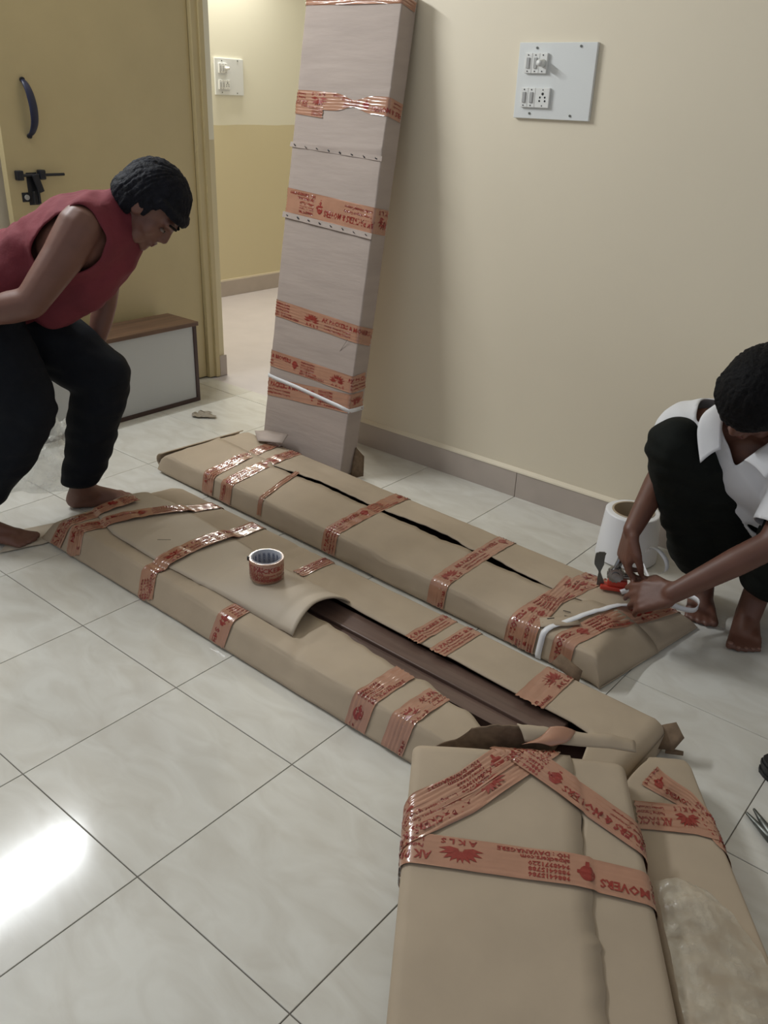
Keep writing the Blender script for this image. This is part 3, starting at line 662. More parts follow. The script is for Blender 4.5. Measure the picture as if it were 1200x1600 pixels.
# torn flaps standing at the far end
def bent(name, P, m, parent, n=10, thick=.003, jag=0):
    """ruled surface between two polylines"""
    A_ = catmull(P[0],6); B_ = catmull(P[1],6); V=[]
    if jag:
        lin = lambda L_: [Vector(a_).lerp(Vector(b_),k/6) for a_,b_ in zip(L_,L_[1:]) for k in range(6)]+[Vector(L_[-1])]
        A_ = [p_+Vector((0,0,jag*nz(p_.x*90,p_.y*90,1))) for p_ in lin(P[0])]; B_ = lin(P[1])
    for a_,b_ in zip(A_,B_):
        for k in range(n): t = k/(n-1); q = a_.lerp(b_,t); q.z += .006*math.sin(PI*t); V.append(q)
    o = npmesh(name, V, grid_faces(len(A_),n), m, parent); md = o.modifiers.new('s','SOLIDIFY'); md.thickness = thick; return o
bent('end_lip', [[(.712,.572,.140),(.735,.575,.178),(.765,.585,.196),(.800,.612,.200),(.850,.648,.196),(.89,.68,.186)],[(.668,.540,.110),(.700,.562,.104),(.735,.585,.102),(.770,.605,.102),(.815,.640,.102),(.865,.672,.102)]], 'carde', SK, jag=.004)  # same board as the wrap, coloured darker to paint shade inside the open end
tf = bent('torn_flap', [[(.808,.628,.200),(.86,.664,.198),(.915,.702,.192),(.960,.745,.186),(.992,.785,.164)],[(.838,.612,.182),(.872,.640,.180),(.925,.675,.180),(.970,.712,.178),(1.012,.748,.170)]], 'card', SK, jag=.003)
bent('tape', [[(.838,.600,.1830),(.858,.632,.1920),(.862,.664,.2005)],[(.885,.632,.1845),(.905,.660,.190),(.905,.692,.1965)]], 'tape', tf, thick=.0006)

R_T, R_W, R_H = .95, .26, .082
def R_place(t,a,b):
    d = np.array([.615,-.788]); n_ = np.array([.788,.615]); L0 = np.array([.862,.762])
    sq = .09+.07*smooth(t/.12)+.05*t
    x = L0[0]+d[0]*t+n_[0]*(.262-sq*(1-a)); y = L0[1]+d[1]*t+n_[1]*(.262-sq*(1-a))
    g = .6+.4*np.sqrt(np.clip(t/.05,0,1)); z = .002+R_H*g*b+.012*b*(1-smooth(t/.35))*(1-a*.8)+(.004*np.sin(PI*np.clip(a,0,1))+.0014*vnoise(x,y,10,61))*b
    x = x+.022*b*(a-.5)*-1*(a>.5); return np.stack([x+0*z,y+0*z,z],-1)
Rp = Pack(R_T, R_W, R_H, R_place, r=.014)
RK = thing('cardboard_package', 'smaller cardboard package at the right under the wide one, cloudy plastic lying on it', 'package', (1.3,.5,0), 'packages in the bottom right foreground')
wrap(Rp, 'cardboard_wrap', 'card', RK, nt=90)
bm = bmesh.new(); vv = [bm.verts.new(R_place(np.array(.0005), np.array(a), np.array(b))) for a in np.linspace(0,1,8) for b in (0,1)]
for i in range(7): bm.faces.new((vv[2*i],vv[2*i+1],vv[2*i+3],vv[2*i+2]))
obj('end_flap', bm, 'card', RK, True)
tape(Rp, [(.085,R_H+R_W*.25),(.15,R_H+R_W*.75),(.24,R_H+R_W),(.30,R_H+R_W+R_H*.9)], RK, phase=.1, seed=62, wr=.0012, flip=True)
tape(Rp, [(.19,R_H+R_W*.05),(.20,R_H+R_W*.7),(.215,R_H+R_W),(.25,R_H+R_W+R_H*.9)], RK, phase=.75, seed=61, wr=.0008, lift=.0026, flip=True, width=.07)

# ================================================================ crumpled things
def crumple(name, outline_fn, h, m, nu=26, nv=60, seed=0, amp=.4, parent=None, zbase=.002, fine=1):
    """heap of crumpled film: polar grid, height falls to the outline"""
    V=[(*outline_fn(0,0)[:2], zbase+h)]; 
    for i in range(1,nu+1):
        r_ = i/nu
        for j in range(nv):
            a = 2*PI*j/nv; x,y = outline_fn(r_,a); n1 = nz(x*9+seed,y*9,seed)+.6*nz(x*22,y*22+seed,2)+.4*fine*nz(x*55,y*55,seed+3); rg = 1-abs(nz(x*16,y*16,seed+9))*2
            z = zbase+h*(1-r_**1.6)*(.75+amp*n1+.35*rg)+.004*(1-r_)
            V.append((x+.006*n1, y+.006*rg, max(z,zbase)))
    Fc = [(0,1+j,1+(j+1)%nv) for j in range(nv)]
    for i in range(nu-1):
        for j in range(nv): a_=1+i*nv+j; b_=1+i*nv+(j+1)%nv; Fc.append((a_,a_+nv,b_+nv,b_))
    return npmesh(name, V, Fc, m, parent)
def ell(cx,cy,rx,ry,rot,seed): 
    def f(r,a): k = 1+.14*math.sin(3*a+seed)+.09*math.sin(5*a+2*seed)+.06*math.sin(9*a+seed); x=rx*r*k*math.cos(a); y=ry*r*k*math.sin(a); return cx+x*math.cos(rot)-y*math.sin(rot), cy+x*math.sin(rot)+y*math.cos(rot)
    return f
tag(crumple('plastic_wrap', ell(-1.40,.88,.17,.26,.1,1.3), .20, 'film', seed=3), 'crumpled clear plastic wrap heaped on the floor behind the bending worker\'s legs', 'plastic wrap')
# cloudy film lying over the smaller package
U,Vv = np.meshgrid(np.linspace(0,1,50), np.linspace(0,1,34), indexing='ij')
fxp = 1.165+.26*U-.02*Vv; edge = .505-.30*U
X_ = 1.155+.20*U+ (.125*Vv)*(.35+.65*np.sin(PI*np.clip(U*.95+.02,0,1))**.6)+.0*U; Y_ = .535-.30*U+.09*Vv*(.35+.65*np.sin(PI*np.clip(U*.95,0,1))**.6)
Z_ = .097+.010*Vv*0+.006*(vnoise(X_,Y_,60,71)+1)+.005*(vnoise(X_,Y_,140,72)+1)+.016*np.sin(PI*Vv)
o = npmesh('plastic_film', np.stack([X_,Y_,Z_],-1).reshape(-1,3), grid_faces(50,34), 'bubble'); tag(o, 'cloudy wrinkled plastic film lying on the smaller package at the bottom right', 'plastic film')
# flat board under the bending worker
o = flap('cardboard_sheet', [(-1.03,.565),(-.93,.45),(-.89,.57),(-.865,.80),(-.94,.825)], [.0045]*5, 'cardl', None, thick=.0015); tag(o, 'thin flat cardboard sheet on the floor under the bending worker\'s feet', 'cardboard')
# paper scrap
bm = bmesh.new(); pts = [(-1.53,1.68),(-1.50,1.655),(-1.47,1.66),(-1.455,1.68),(-1.41,1.715),(-1.43,1.735),(-1.465,1.72),(-1.475,1.75),(-1.495,1.72),(-1.53,1.725),(-1.515,1.70)]
vs = [bm.verts.new((x,y,.006+.012*abs(nz(x*60,y*60)))) for x,y in pts]; bm.faces.new(vs); bmesh.ops.triangulate(bm, faces=bm.faces[:]); bmesh.ops.subdivide_edges(bm, edges=bm.edges[:], cuts=2, use_grid_fill=True)
for v in bm.verts: v.co.z = .006+.016*abs(nz(v.co.x*70,v.co.y*70,4))
o = obj('paper_scrap', bm, 'paper'); md = o.modifiers.new('s','SOLIDIFY'); md.thickness = .001
tag(o, 'small torn scrap of brown paper on the floor in front of the cabinet', 'paper')

# ================================================================ cabinet box by the door
cb = thing('cabinet_unit', 'low walnut cabinet unit with a white panel front standing against the yellow door', 'cabinet', (-1.76,1.27,0))
Y0,Y1,XF,XB,ZT = .72,1.835,-1.662,-1.875,.372
def skew(o):   # unit stands very slightly turned
    for v in o.data.vertices: v.co.x += .045*(v.co.y-1.8)*-.0
    return o
box('top_board', XB,XF+.008,Y0-.008,Y1+.008,ZT-.018,ZT,'woodl',cb,bev=.001)
box('bottom_board', XB,XF+.002,Y0,Y1,.001,.019,'woode',cb,bev=.001)
box('side_board', XB,XF+.002,Y1-.018,Y1,.019,ZT-.018,'woode',cb,bev=.001)
box('side_board', XB,XF+.002,Y0,Y0+.018,.019,ZT-.018,'woode',cb,bev=.001)
box('front_panel', XF-.02,XF-.004,Y0+.018,Y1-.018,.019,ZT-.018,'white',cb)
box('back_panel', XB,XB+.006,Y0+.018,Y1-.018,.019,ZT-.018,'woode',cb)
bm = bmesh.new(); add_cyl(bm,(-1.76,1.35,ZT),(-1.76,1.35,ZT+.004),.008,seg=12); obj('cam_cover_cap', bm, 'plastic', cb)

# ================================================================ tape roll on the sheet
tr = thing('tape_roll', 'roll of brown printed packing tape standing on the arched cardboard sheet', 'tape roll', (-.085,.79,.12))
tz = float(sheet_z(np.array(-.085), np.array(.5)))+.0045; TRc = Vector((-.082,.782,0)); R1,R0,HH = .047,.039,.060
def tube(name, ro, ri, z0, z1, m, par, seg=48, bulge=0):
    bm = bmesh.new(); rings = []
    for r_,z in ((ro,z0),(ro,z1),(ri,z1),(ri,z0)): rings.append([bm.verts.new((TRc.x+r_*math.cos(2*PI*k/seg), TRc.y+r_*math.sin(2*PI*k/seg), z)) for k in range(seg)])
    for i in range(4):
        a_,b_ = rings[i],rings[(i+1)%4]
        for k in range(seg): bm.faces.new((a_[k],a_[(k+1)%seg],b_[(k+1)%seg],b_[k]))
    o = obj(name,bm,m,par); 
    for p_ in o.data.polygons: p_.use_smooth = abs(p_.normal.z) < .5
    return o
tube('tape_layers', R1, R0+.003, tz, tz+HH, 'tape', tr); core = tube('core', R0+.003, R0, tz-.0003, tz+HH+.0008, 'label', tr)
def cylmap(V, R, z0, out, a0):      # flat x,y -> cylinder
    an = a0+(V[:,0]/R)*(1 if out else -1); return np.stack([TRc.x+R*np.cos(an), TRc.y+R*np.sin(an), z0+V[:,1]],-1)
ca = math.atan2(CAM.y-TRc.y, CAM.x-TRc.x)
npmesh('tape_layers_print', cylmap(UV_*[1,.9], R1+.0004, tz+HH*.5, True, ca-3.6), UF_, 'printm', tr)
VV=[];FF=[];n0=0
for k in range(9):
    V,Fc = text_geo('AKLS PACKERS', .0095, .8); V = V+[0.0,.0+.0]; V = np.stack([V[:,1]*0+(k*.0135-.05)+V[:,1], .004+V[:,0]*.9],-1); VV.append(cylmap(V, R0-.0004, tz+.002, False, ca+PI)); FF += [tuple(i+n0 for i in f) for f in Fc]; n0 += len(V)
npmesh('core_print', np.vstack(VV), FF, 'blueink', core)
box('tape_end_tab', -.006,.002,-.0015,.0015,0,.012,'iron',tr, rotm=Matrix.Translation((TRc.x+R1*math.cos(ca-1.55),TRc.y+R1*math.sin(ca-1.55),tz+HH-.010)))

# ================================================================ strap drum
sd_ = thing('strap_drum', 'white drum of plastic strapping standing on the floor beside the crouching worker', 'strapping roll', (.505,1.80,0))
DC = Vector((.512,1.805,0)); seg = 56
def lathe(name, prof, m, par, C_=DC, seg=56, sm=True):
    bm = bmesh.new(); rings=[[bm.verts.new((C_.x+r_*math.cos(2*PI*k/seg), C_.y+r_*math.sin(2*PI*k/seg), C_.z+z)) for k in range(seg)] for r_,z in prof]
    for a_,b_ in zip(rings,rings[1:]):
        for k in range(seg): bm.faces.new((a_[k],a_[(k+1)%seg],b_[(k+1)%seg],b_[k]))
    return obj(name,bm,m,par,sm)
prof = [(.060,.003)]+[(.097-.012*(z/.158)+.0009*(i%2), .004+z) for i,z in enumerate(np.linspace(0,.158,40))]+[(.078,.163),(.066,.164)]
lathe('wound_strap', prof, 'strap', sd_); lathe('cardboard_core', [(.060,.003),(.060,.166),(.066,.166),(.0665,.003)], 'card', sd_, sm=False)

# ================================================================ people: joined tapered limbs, voxel skinned
def cap(bm, p0, r0, p1, r1, seg=14):
    p0=Vector(p0); p1=Vector(p1); d=p1-p0; L_=d.length
    if L_ < 1e-6: return
    z=d/L_; x=z.orthogonal().normalized(); y=z.cross(x); rings=[]
    for k in range(0,4): a=PI/2*(k/3-1)+.0; rings.append((p0+z*r0*math.sin(a), max(r0*math.cos(a),1e-5)))
    for k in range(0,4): a=PI/2*(k/3); rings.append((p1+z*r1*math.sin(a), max(r1*math.cos(a),1e-5)))
    rr=[[bm.verts.new(c+(x*math.cos(2*PI*j/seg)+y*math.sin(2*PI*j/seg))*r_) for j in range(seg)] for c,r_ in rings]
    for a_,b_ in zip(rr,rr[1:]):
        for j in range(seg): bm.faces.new((a_[j],a_[(j+1)%seg],b_[(j+1)%seg],b_[j]))
    bm.faces.new(rr[0][::-1]); bm.faces.new(rr[-1])
def ellp(bm, c, axes, rad, u=18, v=12):
    """ellipsoid; axes = 3 orthonormal vectors, rad = 3 radii"""
    ax=[Vector(a).normalized() for a in axes]; mtx=Matrix((ax[0]*rad[0],ax[1]*rad[1],ax[2]*rad[2])).transposed().to_4x4(); mtx.translation=Vector(c)
    bmesh.ops.create_uvsphere(bm, u_segments=u, v_segments=v, radius=1, matrix=mtx)
def chain(bm, pts):
    for (p0,r0),(p1,r1) in zip(pts,pts[1:]): cap(bm,p0,r0,p1,r1)
def skin_mesh(name, bm, voxel, m, parent, smooth_it=6, cut=None, disp=None, solid=0, smf=.6):
    bmesh.ops.recalc_face_normals(bm, faces=bm.faces[:]); me=bpy.data.meshes.new('tmp'); bm.to_mesh(me); bm.free(); o=bpy.data.objects.new('tmp',me); COL.objects.link(o)
    r_=o.modifiers.new('r','REMESH'); r_.mode='VOXEL'; r_.voxel_size=voxel; s_=o.modifiers.new('s','SMOOTH'); s_.iterations=smooth_it; s_.factor=smf
    dg=bpy.context.evaluated_depsgraph_get(); dg.update(); nm=bpy.data.meshes.new_from_object(o.evaluated_get(dg)); bpy.data.objects.remove(o); bpy.data.meshes.remove(me)
    if cut or disp:
        b=bmesh.new(); b.from_mesh(nm); b.normal_update()
        if disp:
            for v in b.verts: v.co += v.normal*disp(v.co)
        if cut:
            bmesh.ops.delete(b, geom=[f for f in b.faces if cut(f.calc_center_median())], context='FACES')
            for it in range(10):      # even out the cut hems
                new={}
                for e in b.edges:
                    if e.is_boundary:
                        for v,w_ in (e.verts,(e.verts[1],e.verts[0])): new.setdefault(v,[]).append(w_.co.copy())
                for v,l in new.items():
                    if len(l)==2: v.co = v.co*.5+(l[0]+l[1])*.25
        b.to_mesh(nm); b.free()
    nm.materials.clear(); nm.name=name
    oo=link_mesh(name,nm,m,parent,True)
    if solid: q=oo.modifiers.new('t','SOLIDIFY'); q.thickness=solid; q.offset=0
    return oo
def frame(fwd, up):
    f=Vector(fwd).normalized(); u=Vector(up); u=(u-f*u.dot(f)).normalized(); r_=f.cross(u); return f,u,r_      # forward, up, right
def head_geo(bm, c, fwd, up, s=1.0):
    f,u,r_=frame(fwd,up); P=lambda a,b,d: Vector(c)+(r_*a+f*b+u*d)*s
    ellp(bm,P(0,-.012,.022),(r_,f,u),(.074*s,.095*s,.088*s)); ellp(bm,P(0,.028,-.035),(r_,f,u),(.058*s,.062*s,.075*s))
    cap(bm,P(-.035,.045,-.082),.024*s,P(.035,.045,-.082),.024*s); cap(bm,P(0,.075,-.092),.019*s,P(0,.06,-.080),.026*s)      # jaw, chin
    cap(bm,P(0,.084,.010),.010*s,P(0,.100,-.028),.0125*s); cap(bm,P(-.014,.094,-.034),.009*s,P(.014,.094,-.034),.009*s)        # nose
    cap(bm,P(-.045,.070,.022),.012*s,P(-.012,.086,.018),.011*s); cap(bm,P(.045,.070,.022),.012*s,P(.012,.086,.018),.011*s)   # brows
    cap(bm,P(-.020,.087,-.058),.008*s,P(.020,.087,-.058),.008*s); cap(bm,P(-.016,.086,-.067),.008*s,P(.016,.086,-.067),.008*s) # lips
    for sg in (-1,1):
        ellp(bm,P(.078*sg,-.008,-.008),(r_,f,u),(.009*s,.020*s,.032*s)); ellp(bm,P(.042*sg,.045,-.028),(r_,f,u),(.024*s,.026*s,.034*s))
    return P,(f,u,r_)
def head_parts(P, ax, par, s=1.0):
    f,u,r_=ax
    for sg in (-1,1):
        bm=bmesh.new(); ellp(bm,P(.031*sg,.075,-.005),(r_,f,u),(.014*s,.009*s,.005*s),14,10); e_=obj('eye',bm,'eye',par,True)
        bm=bmesh.new(); ellp(bm,P(.031*sg,.0825,-.005),(r_,f,u),(.006*s,.0030*s,.0045*s),12,8); obj('iris',bm,'iris',e_,True)
        bm=bmesh.new(); cap(bm,P(.048*sg,.078,.026),.0035*s,P(.016*sg,.096,.024),.0045*s,8); obj('eyebrow',bm,'hair2',par,True)
    bm=bmesh.new(); cap(bm,P(-.017,.0935,-.059),.0035*s,P(.017,.0935,-.059),.0035*s,8); cap(bm,P(-.014,.0925,-.066),.004*s,P(.014,.0925,-.066),.004*s,8); obj('lips',bm,'lip',par,True)
def hair(P, ax, par, m, s=1.0, fringe=.030, back=-.075, thick=.014):
    f,u,r_=ax; bm=bmesh.new(); c=P(0,-.014,.026); ellp(bm,c,(r_,f,u),((.078+thick)*s,(.099+thick)*s,(.092+thick)*s),32,24); ellp(bm,P(0,-.045,-.02),(r_,f,u),((.072+thick)*s,(.064+thick)*s,.075*s))
    for k in range(14): a=-1.3+2.6*k/13; cap(bm,P(.080*math.sin(a),.088*math.cos(a),.052),.017*s,P(.083*math.sin(a),.094*math.cos(a)+.004,.030+.014*math.sin(k*2.3)),.009*s,8)
    C0=P(0,0,0)
    def cut(q): 
        d=(q-C0)/s; b_=d.dot(f); h=d.dot(u); a_=abs(d.dot(r_))
        if b_ > .028: return h < fringe-.010+.6*a_*0
        if b_ > -.012: return h < (-.020 if b_ < .018 else fringe-.03)   # sideburns
        return h < back
    def dsp(q): d=(q-C0); an=math.atan2(d.dot(r_),d.dot(f)); return .0035*nz(an*16, d.dot(u)*14, 1)+.0025*nz(q.x*120,q.y*120,q.z*40)
    return skin_mesh('hair',bm,.0045*s,m,par,3,cut,dsp,solid=.004)
def hand_geo(bm, wrist, d, nrm, thumb, curl=(.5,.55,.6,.7), tcurl=.4, s=1.0, spread=.06, L_=.095):
    """wrist -> palm along d, back of the hand faces nrm, thumb = +1/-1 side along d x nrm"""
    d=Vector(d).normalized(); n=Vector(nrm); n=(n-d*n.dot(d)).normalized(); sd=d.cross(n)*thumb; w_=Vector(wrist)
    for k in range(5): o_=(k-2)*.0175*s; cap(bm,w_+d*.008*s+sd*o_*.62,.0155*s,w_+d*.088*s*(1-.05*abs(k-1))+sd*o_,.0125*s,10)
    tips=[]
    for k,(ln,cu) in enumerate(zip((.070,.078,.073,.057),curl)):
        o_=(1.5-k)*.0215*s; p_=w_+d*(.086-.004*abs(k-1))*s+sd*o_; ang=0; dirv=(d+sd*spread*(1.5-k)).normalized(); rads=(.0102,.0094,.0086,.0074)
        for j,fr in enumerate((.42,.32,.26)):
            ang+=cu*(1.0 if j else .8); dd=(dirv*math.cos(ang)-n*math.sin(ang)).normalized(); q=p_+dd*ln*fr*s; cap(bm,p_,rads[j]*s,q,rads[j+1]*s,10); p_=q
        tips.append(p_)
    b=w_+d*.022*s+sd*.026*s; d1=(d*.72+sd*.62-n*.28).normalized(); m1=b+d1*.042*s; d2=(d*(.9)+sd*(.30-tcurl*.7)-n*(.2+tcurl*.5)).normalized(); m2=m1+d2*.032*s; d3=(d*.9+sd*(.1-tcurl)-n*(.2+tcurl*.5)).normalized()
    cap(bm,b,.0165*s,m1,.0125*s,10); cap(bm,m1,.0115*s,m2,.0105*s,10); cap(bm,m2,.0105*s,m2+d3*.025*s,.0085*s,10)
    return tips
def foot_geo(bm, ankle, heel, toe, inner, s=1.0):
    """heel and toe on the floor; inner = direction of the big toe side"""
    A_=Vector(ankle); H_=Vector(heel); T_=Vector(toe); d=(T_-H_).normalized(); L_=(T_-H_).length; up=Vector((0,0,1)); i_=Vector(inner); i_=(i_-d*i_.dot(d)); i_.z=0; i_.normalize()
    hc=H_+d*.035+up*.030; cap(bm,A_,.036*s,hc,.031*s); cap(bm,A_+d*.01,.036*s,H_+d*.10*s+up*.042,.033*s); cap(bm,H_+d*.10+up*.045,.030*s,H_+d*(L_-.075)+up*.024+i_*.004,.023*s)
    for k in (-1,0,1): cap(bm,hc-up*.004+i_*.008*k,.024*s,H_+d*(L_-.065)+up*.018+i_*.024*k,.018*s)
    nails=[]
    for k,(r_,l_,o_) in enumerate(((.0125,.0,.032),(.0092,.001,.012),(.0088,-.006,-.006),(.0082,-.014,-.022),(.0078,-.023,-.036))):
        b=H_+d*(L_-.070)+i_*o_*.9+up*.018; e_=H_+d*(L_-r_+l_)+i_*o_*1.08+up*(r_*.98); cap(bm,b,.0125*s,e_,r_*s,10); nails.append((e_,r_,d))
    return nails

# ---------------- worker on the left, bending over
u_=Vector((.77,.64,0)); nf=Vector((-.64,.77,0))
WL = thing('person', 'person in a maroon top and dark trousers bending far forward, barefoot beside the yellow door', 'person', (-1.0,.66,0))
bm=bmesh.new()
P,ax=head_geo(bm,(-.700,.945,1.015),(.46,.32,-.83),(.64,.53,.55),.95); HP1=(P,ax)
neck0=Vector((-.800,.868,.985)); cap(bm,neck0,.058,P(0,-.02,-.06),.052)
shN=Vector((-.765,.765,.965)); shF=Vector((-.915,.955,.955)); chest=Vector((-.86,.82,.92)); waist=Vector((-1.03,.68,.80)); pel=Vector((-1.10,.625,.715))
ellp(bm,chest,(u_+Vector((0,0,.3)),nf,Vector((-.2,-.15,.9))),(.15,.155,.105)); cap(bm,chest,.105,waist,.10); cap(bm,waist,.10,pel,.11); cap(bm,shN,.050,neck0,.05); cap(bm,shF,.050,neck0,.05)
elN=Vector((-.795,.595,.775)); wrN=Vector((-.955,.500,.725))
chain(bm,[(shN+Vector((0,-.01,0)),.064),(shN.lerp(elN,.4),.056),(elN,.044),(elN.lerp(wrN,.35),.045),(wrN,.031)])
hand_geo(bm,wrN,(-.85,-.35,-.35),(0,-.6,.8),1,(.35,.4,.45,.5),.3)
elF=Vector((-.985,.950,.70)); wrF=Vector((-.985,.895,.56))
chain(bm,[(shF,.050),(elF,.037),(elF.lerp(wrF,.4),.036),(wrF,.025)]); hand_geo(bm,wrF,(.35,.1,-.8),(.6,.55,.4),-1,(.4,.45,.5,.55),.3)
hF=Vector((-1.165,.700,.69)); kF=Vector((-.935,.878,.475)); aF=Vector((-1.030,.805,.075)); hN=Vector((-1.04,.56,.69)); kN=Vector((-.915,.600,.44)); aN=Vector((-1.045,.455,.085))
chain(bm,[(hF,.085),(kF,.054),(kF.lerp(aF,.3),.052),(aF,.035)]); chain(bm,[(hN,.085),(kN,.054),(kN.lerp(aN,.3),.052),(aN,.035)])
foot_geo(bm,aF,(-1.075,.765,0),(-.950,.985,0),(.8,-.5,0)); foot_geo(bm,aN,(-1.120,.42,.006),(-.903,.555,.006),(-.5,.8,0))
skin_mesh('body',bm,.0055,'skin1',WL,5); head_parts(P,ax,WL,.95); hair(P,ax,WL,'hair1',.95,fringe=.055,back=-.06,thick=.011)
bm=bmesh.new(); ellp(bm,chest+Vector((0,0,.0)),(u_+Vector((0,0,.3)),nf,Vector((-.2,-.15,.9))),(.175,.178,.122)); cap(bm,chest,.128,waist,.122); cap(bm,waist,.122,waist.lerp(pel,.55),.120)
cap(bm,shN,.068,neck0+Vector((-.01,0,.0)),.070); cap(bm,shF,.068,neck0+Vector((-.01,0,0)),.070); cap(bm,Vector((-.80,.862,.90)),.095,Vector((-.90,.80,.77)),.085); cap(bm,neck0,.070,neck0+Vector((.035,.028,.012)),.066)
cap(bm,Vector((-.88,.81,.80)),.08,Vector((-.955,.755,.72)),.075)
def cutL(q):
    d=q-Vector((-.775,.887,.985)); 
    if d.dot(Vector((.70,.58,.40)))>.048: return True
    if (q-waist.lerp(pel,.75)).dot((pel-waist).normalized())>.035: return True
    a_=(q-shN); ad=(elN-shN).normalized(); return a_.dot(-nf)>.030 and (a_-ad*a_.dot(ad)).length<.085
def dspL(q): k=(q-waist).dot(u_); return .007*nz(q.x*11,q.y*11,q.z*18)+.004*nz(q.x*30,q.y*30,q.z*9)+.0022*math.sin(k*80+7*nz(q.x*6,q.y*6,q.z*6))
skin_mesh('shirt',bm,.008,'maroon',WL,8,cutL,dspL,.004)
bm=bmesh.new(); cap(bm,pel+Vector((.02,.015,.03)),.118,pel,.125); cap(bm,pel,.125,hF,.10); cap(bm,pel,.125,hN,.10)
chain(bm,[(hF,.118),(hF.lerp(kF,.5),.110),(kF,.092),(kF.lerp(aF,.35),.084),(kF.lerp(aF,.75),.070),(aF+Vector((0,0,.045)),.064)]); chain(bm,[(hN,.118),(hN.lerp(kN,.5),.108),(kN,.088),(kN.lerp(aN,.35),.082),(aN+Vector((0,0,.05)),.062)])
def dspT(q): return .007*nz(q.x*14,q.y*14,q.z*22)+.006*nz(q.x*7,q.y*7,q.z*34)
skin_mesh('trousers',bm,.009,'navy',WL,6,lambda q:q.z<.105,dspT,.004)

# ---------------- worker on the right, squatting at the strapping tool
WR_ = thing('person', 'person in a white shirt squatting by the wall with both hands on the strapping tool', 'person', (.98,1.72,0))
bm=bmesh.new(); S2=1.0
P,ax=head_geo(bm,(.888,1.490,.702),(-.28,-.55,-.72),(.10,-.62,.62),.96)
neck=Vector((.885,1.585,.610)); cap(bm,neck,.056,P(0,-.025,-.05),.052)
pel=Vector((1.00,1.775,.20)); chest=Vector((.905,1.655,.47)); waist=Vector((.965,1.735,.32)); sR=Vector((.708,1.565,.555)); sL=Vector((1.035,1.600,.545))
ax3=(Vector((.95,.1,0)),Vector((.1,.85,.5)),Vector((-.1,-.4,.9)))
ellp(bm,chest,ax3,(.155,.10,.17)); cap(bm,chest,.10,waist,.105); cap(bm,waist,.105,pel,.115); cap(bm,sR,.05,neck,.05); cap(bm,sL,.05,neck,.05)
eR=Vector((.655,1.620,.415)); wR=Vector((.668,1.415,.292)); 
chain(bm,[(sR,.050),(eR,.037),(eR.lerp(wR,.3),.037),(wR,.025)])
eL=Vector((1.005,1.470,.355)); wL=Vector((.828,1.350,.190))
chain(bm,[(sL,.050),(eL,.037),(eL.lerp(wL,.35),.037),(wL,.026)])
hR=Vector((.93,1.76,.175)); kR=Vector((.715,1.500,.520)); aR=Vector((.795,1.690,.085)); hL=Vector((1.08,1.74,.20)); kL=Vector((1.065,1.520,.475)); aL=Vector((.955,1.665,.10))
chain(bm,[(hR,.085),(kR,.055),(kR.lerp(aR,.3),.053),(aR,.036)]); chain(bm,[(hL,.085),(kL,.055),(kL.lerp(aL,.3),.053),(aL,.036)])
nl=foot_geo(bm,aL,(.930,1.725,0),(.995,1.505,0),(-1,.0,0)); foot_geo(bm,aR,(.775,1.750,0),(.860,1.560,0),(1,.2,0))
hand_geo(bm,wR,(-.02,-.12,-.99),(-.72,-.65,.1),-1,(.40,.55,.60,.65),.4,spread=.10)
hand_geo(bm,wL,(-.88,-.10,-.42),(.30,-.55,.75),1,(.30,.36,.42,.48),.30,spread=.10)
skin_mesh('body',bm,.005,'skin2',WR_,5); head_parts(P,ax,WR_,.96); hair(P,ax,WR_,'hair2',.96,fringe=.02,back=-.085,thick=.017)
for e_,r_,d_ in nl: 
    b_=bmesh.new(); ellp(b_,e_+Vector((0,0,r_*.78))+d_*r_*.25,(d_,Vector((0,0,1)).cross(d_),Vector((0,0,1))),(r_*.62,r_*.60,r_*.25),10,8); obj('toe_nail',b_,'nail',WR_,True)
bm=bmesh.new(); ellp(bm,chest,ax3,(.188,.128,.195)); cap(bm,chest,.128,waist,.138); cap(bm,waist,.138,pel+Vector((0,0,.03)),.138); cap(bm,sR,.072,neck,.072); cap(bm,sL,.072,neck,.072)
chain(bm,[(sR,.074),(sR.lerp(eR,.45),.073),(sR.lerp(eR,.62),.066)]); chain(bm,[(sL,.076),(sL.lerp(eL,.45),.075),(sL.lerp(eL,.84),.072)])
vtip=Vector((.862,1.475,.500)); fwd=Vector((-.25,-.80,.1)).normalized()
def cutR(q):
    if (q-sR.lerp(eR,.60)).dot((eR-sR).normalized())>.0 and (q-eR).length<.19: return True
    if (q-sL.lerp(eL,.84)).dot((eL-sL).normalized())>.0 and (q-eL).length<.15: return True
    if q.z<.19: return True
    d=q-neck
    if d.dot(Vector((-.1,-.45,.88)))>.040 and d.length<.16: return True
    h=q.z-vtip.z
    if h>0 and q.y<neck.y-.01 and abs(q.x-(vtip.x+.12*h))<h*.62 and h<.19: return True
    return False
def dspR(q): return .010*nz(q.x*9,q.y*9,q.z*10)+.005*nz(q.x*24+q.z*14,q.y*20,q.z*8)+.006*math.sin((q.x*.8+q.z*.6)*60+7*nz(q.x*5,q.y*5,q.z*5))*smooth(np.array((.55-q.z)/.3))
skin_mesh('shirt',bm,.0075,'shirt',WR_,8,cutR,dspR,.003)
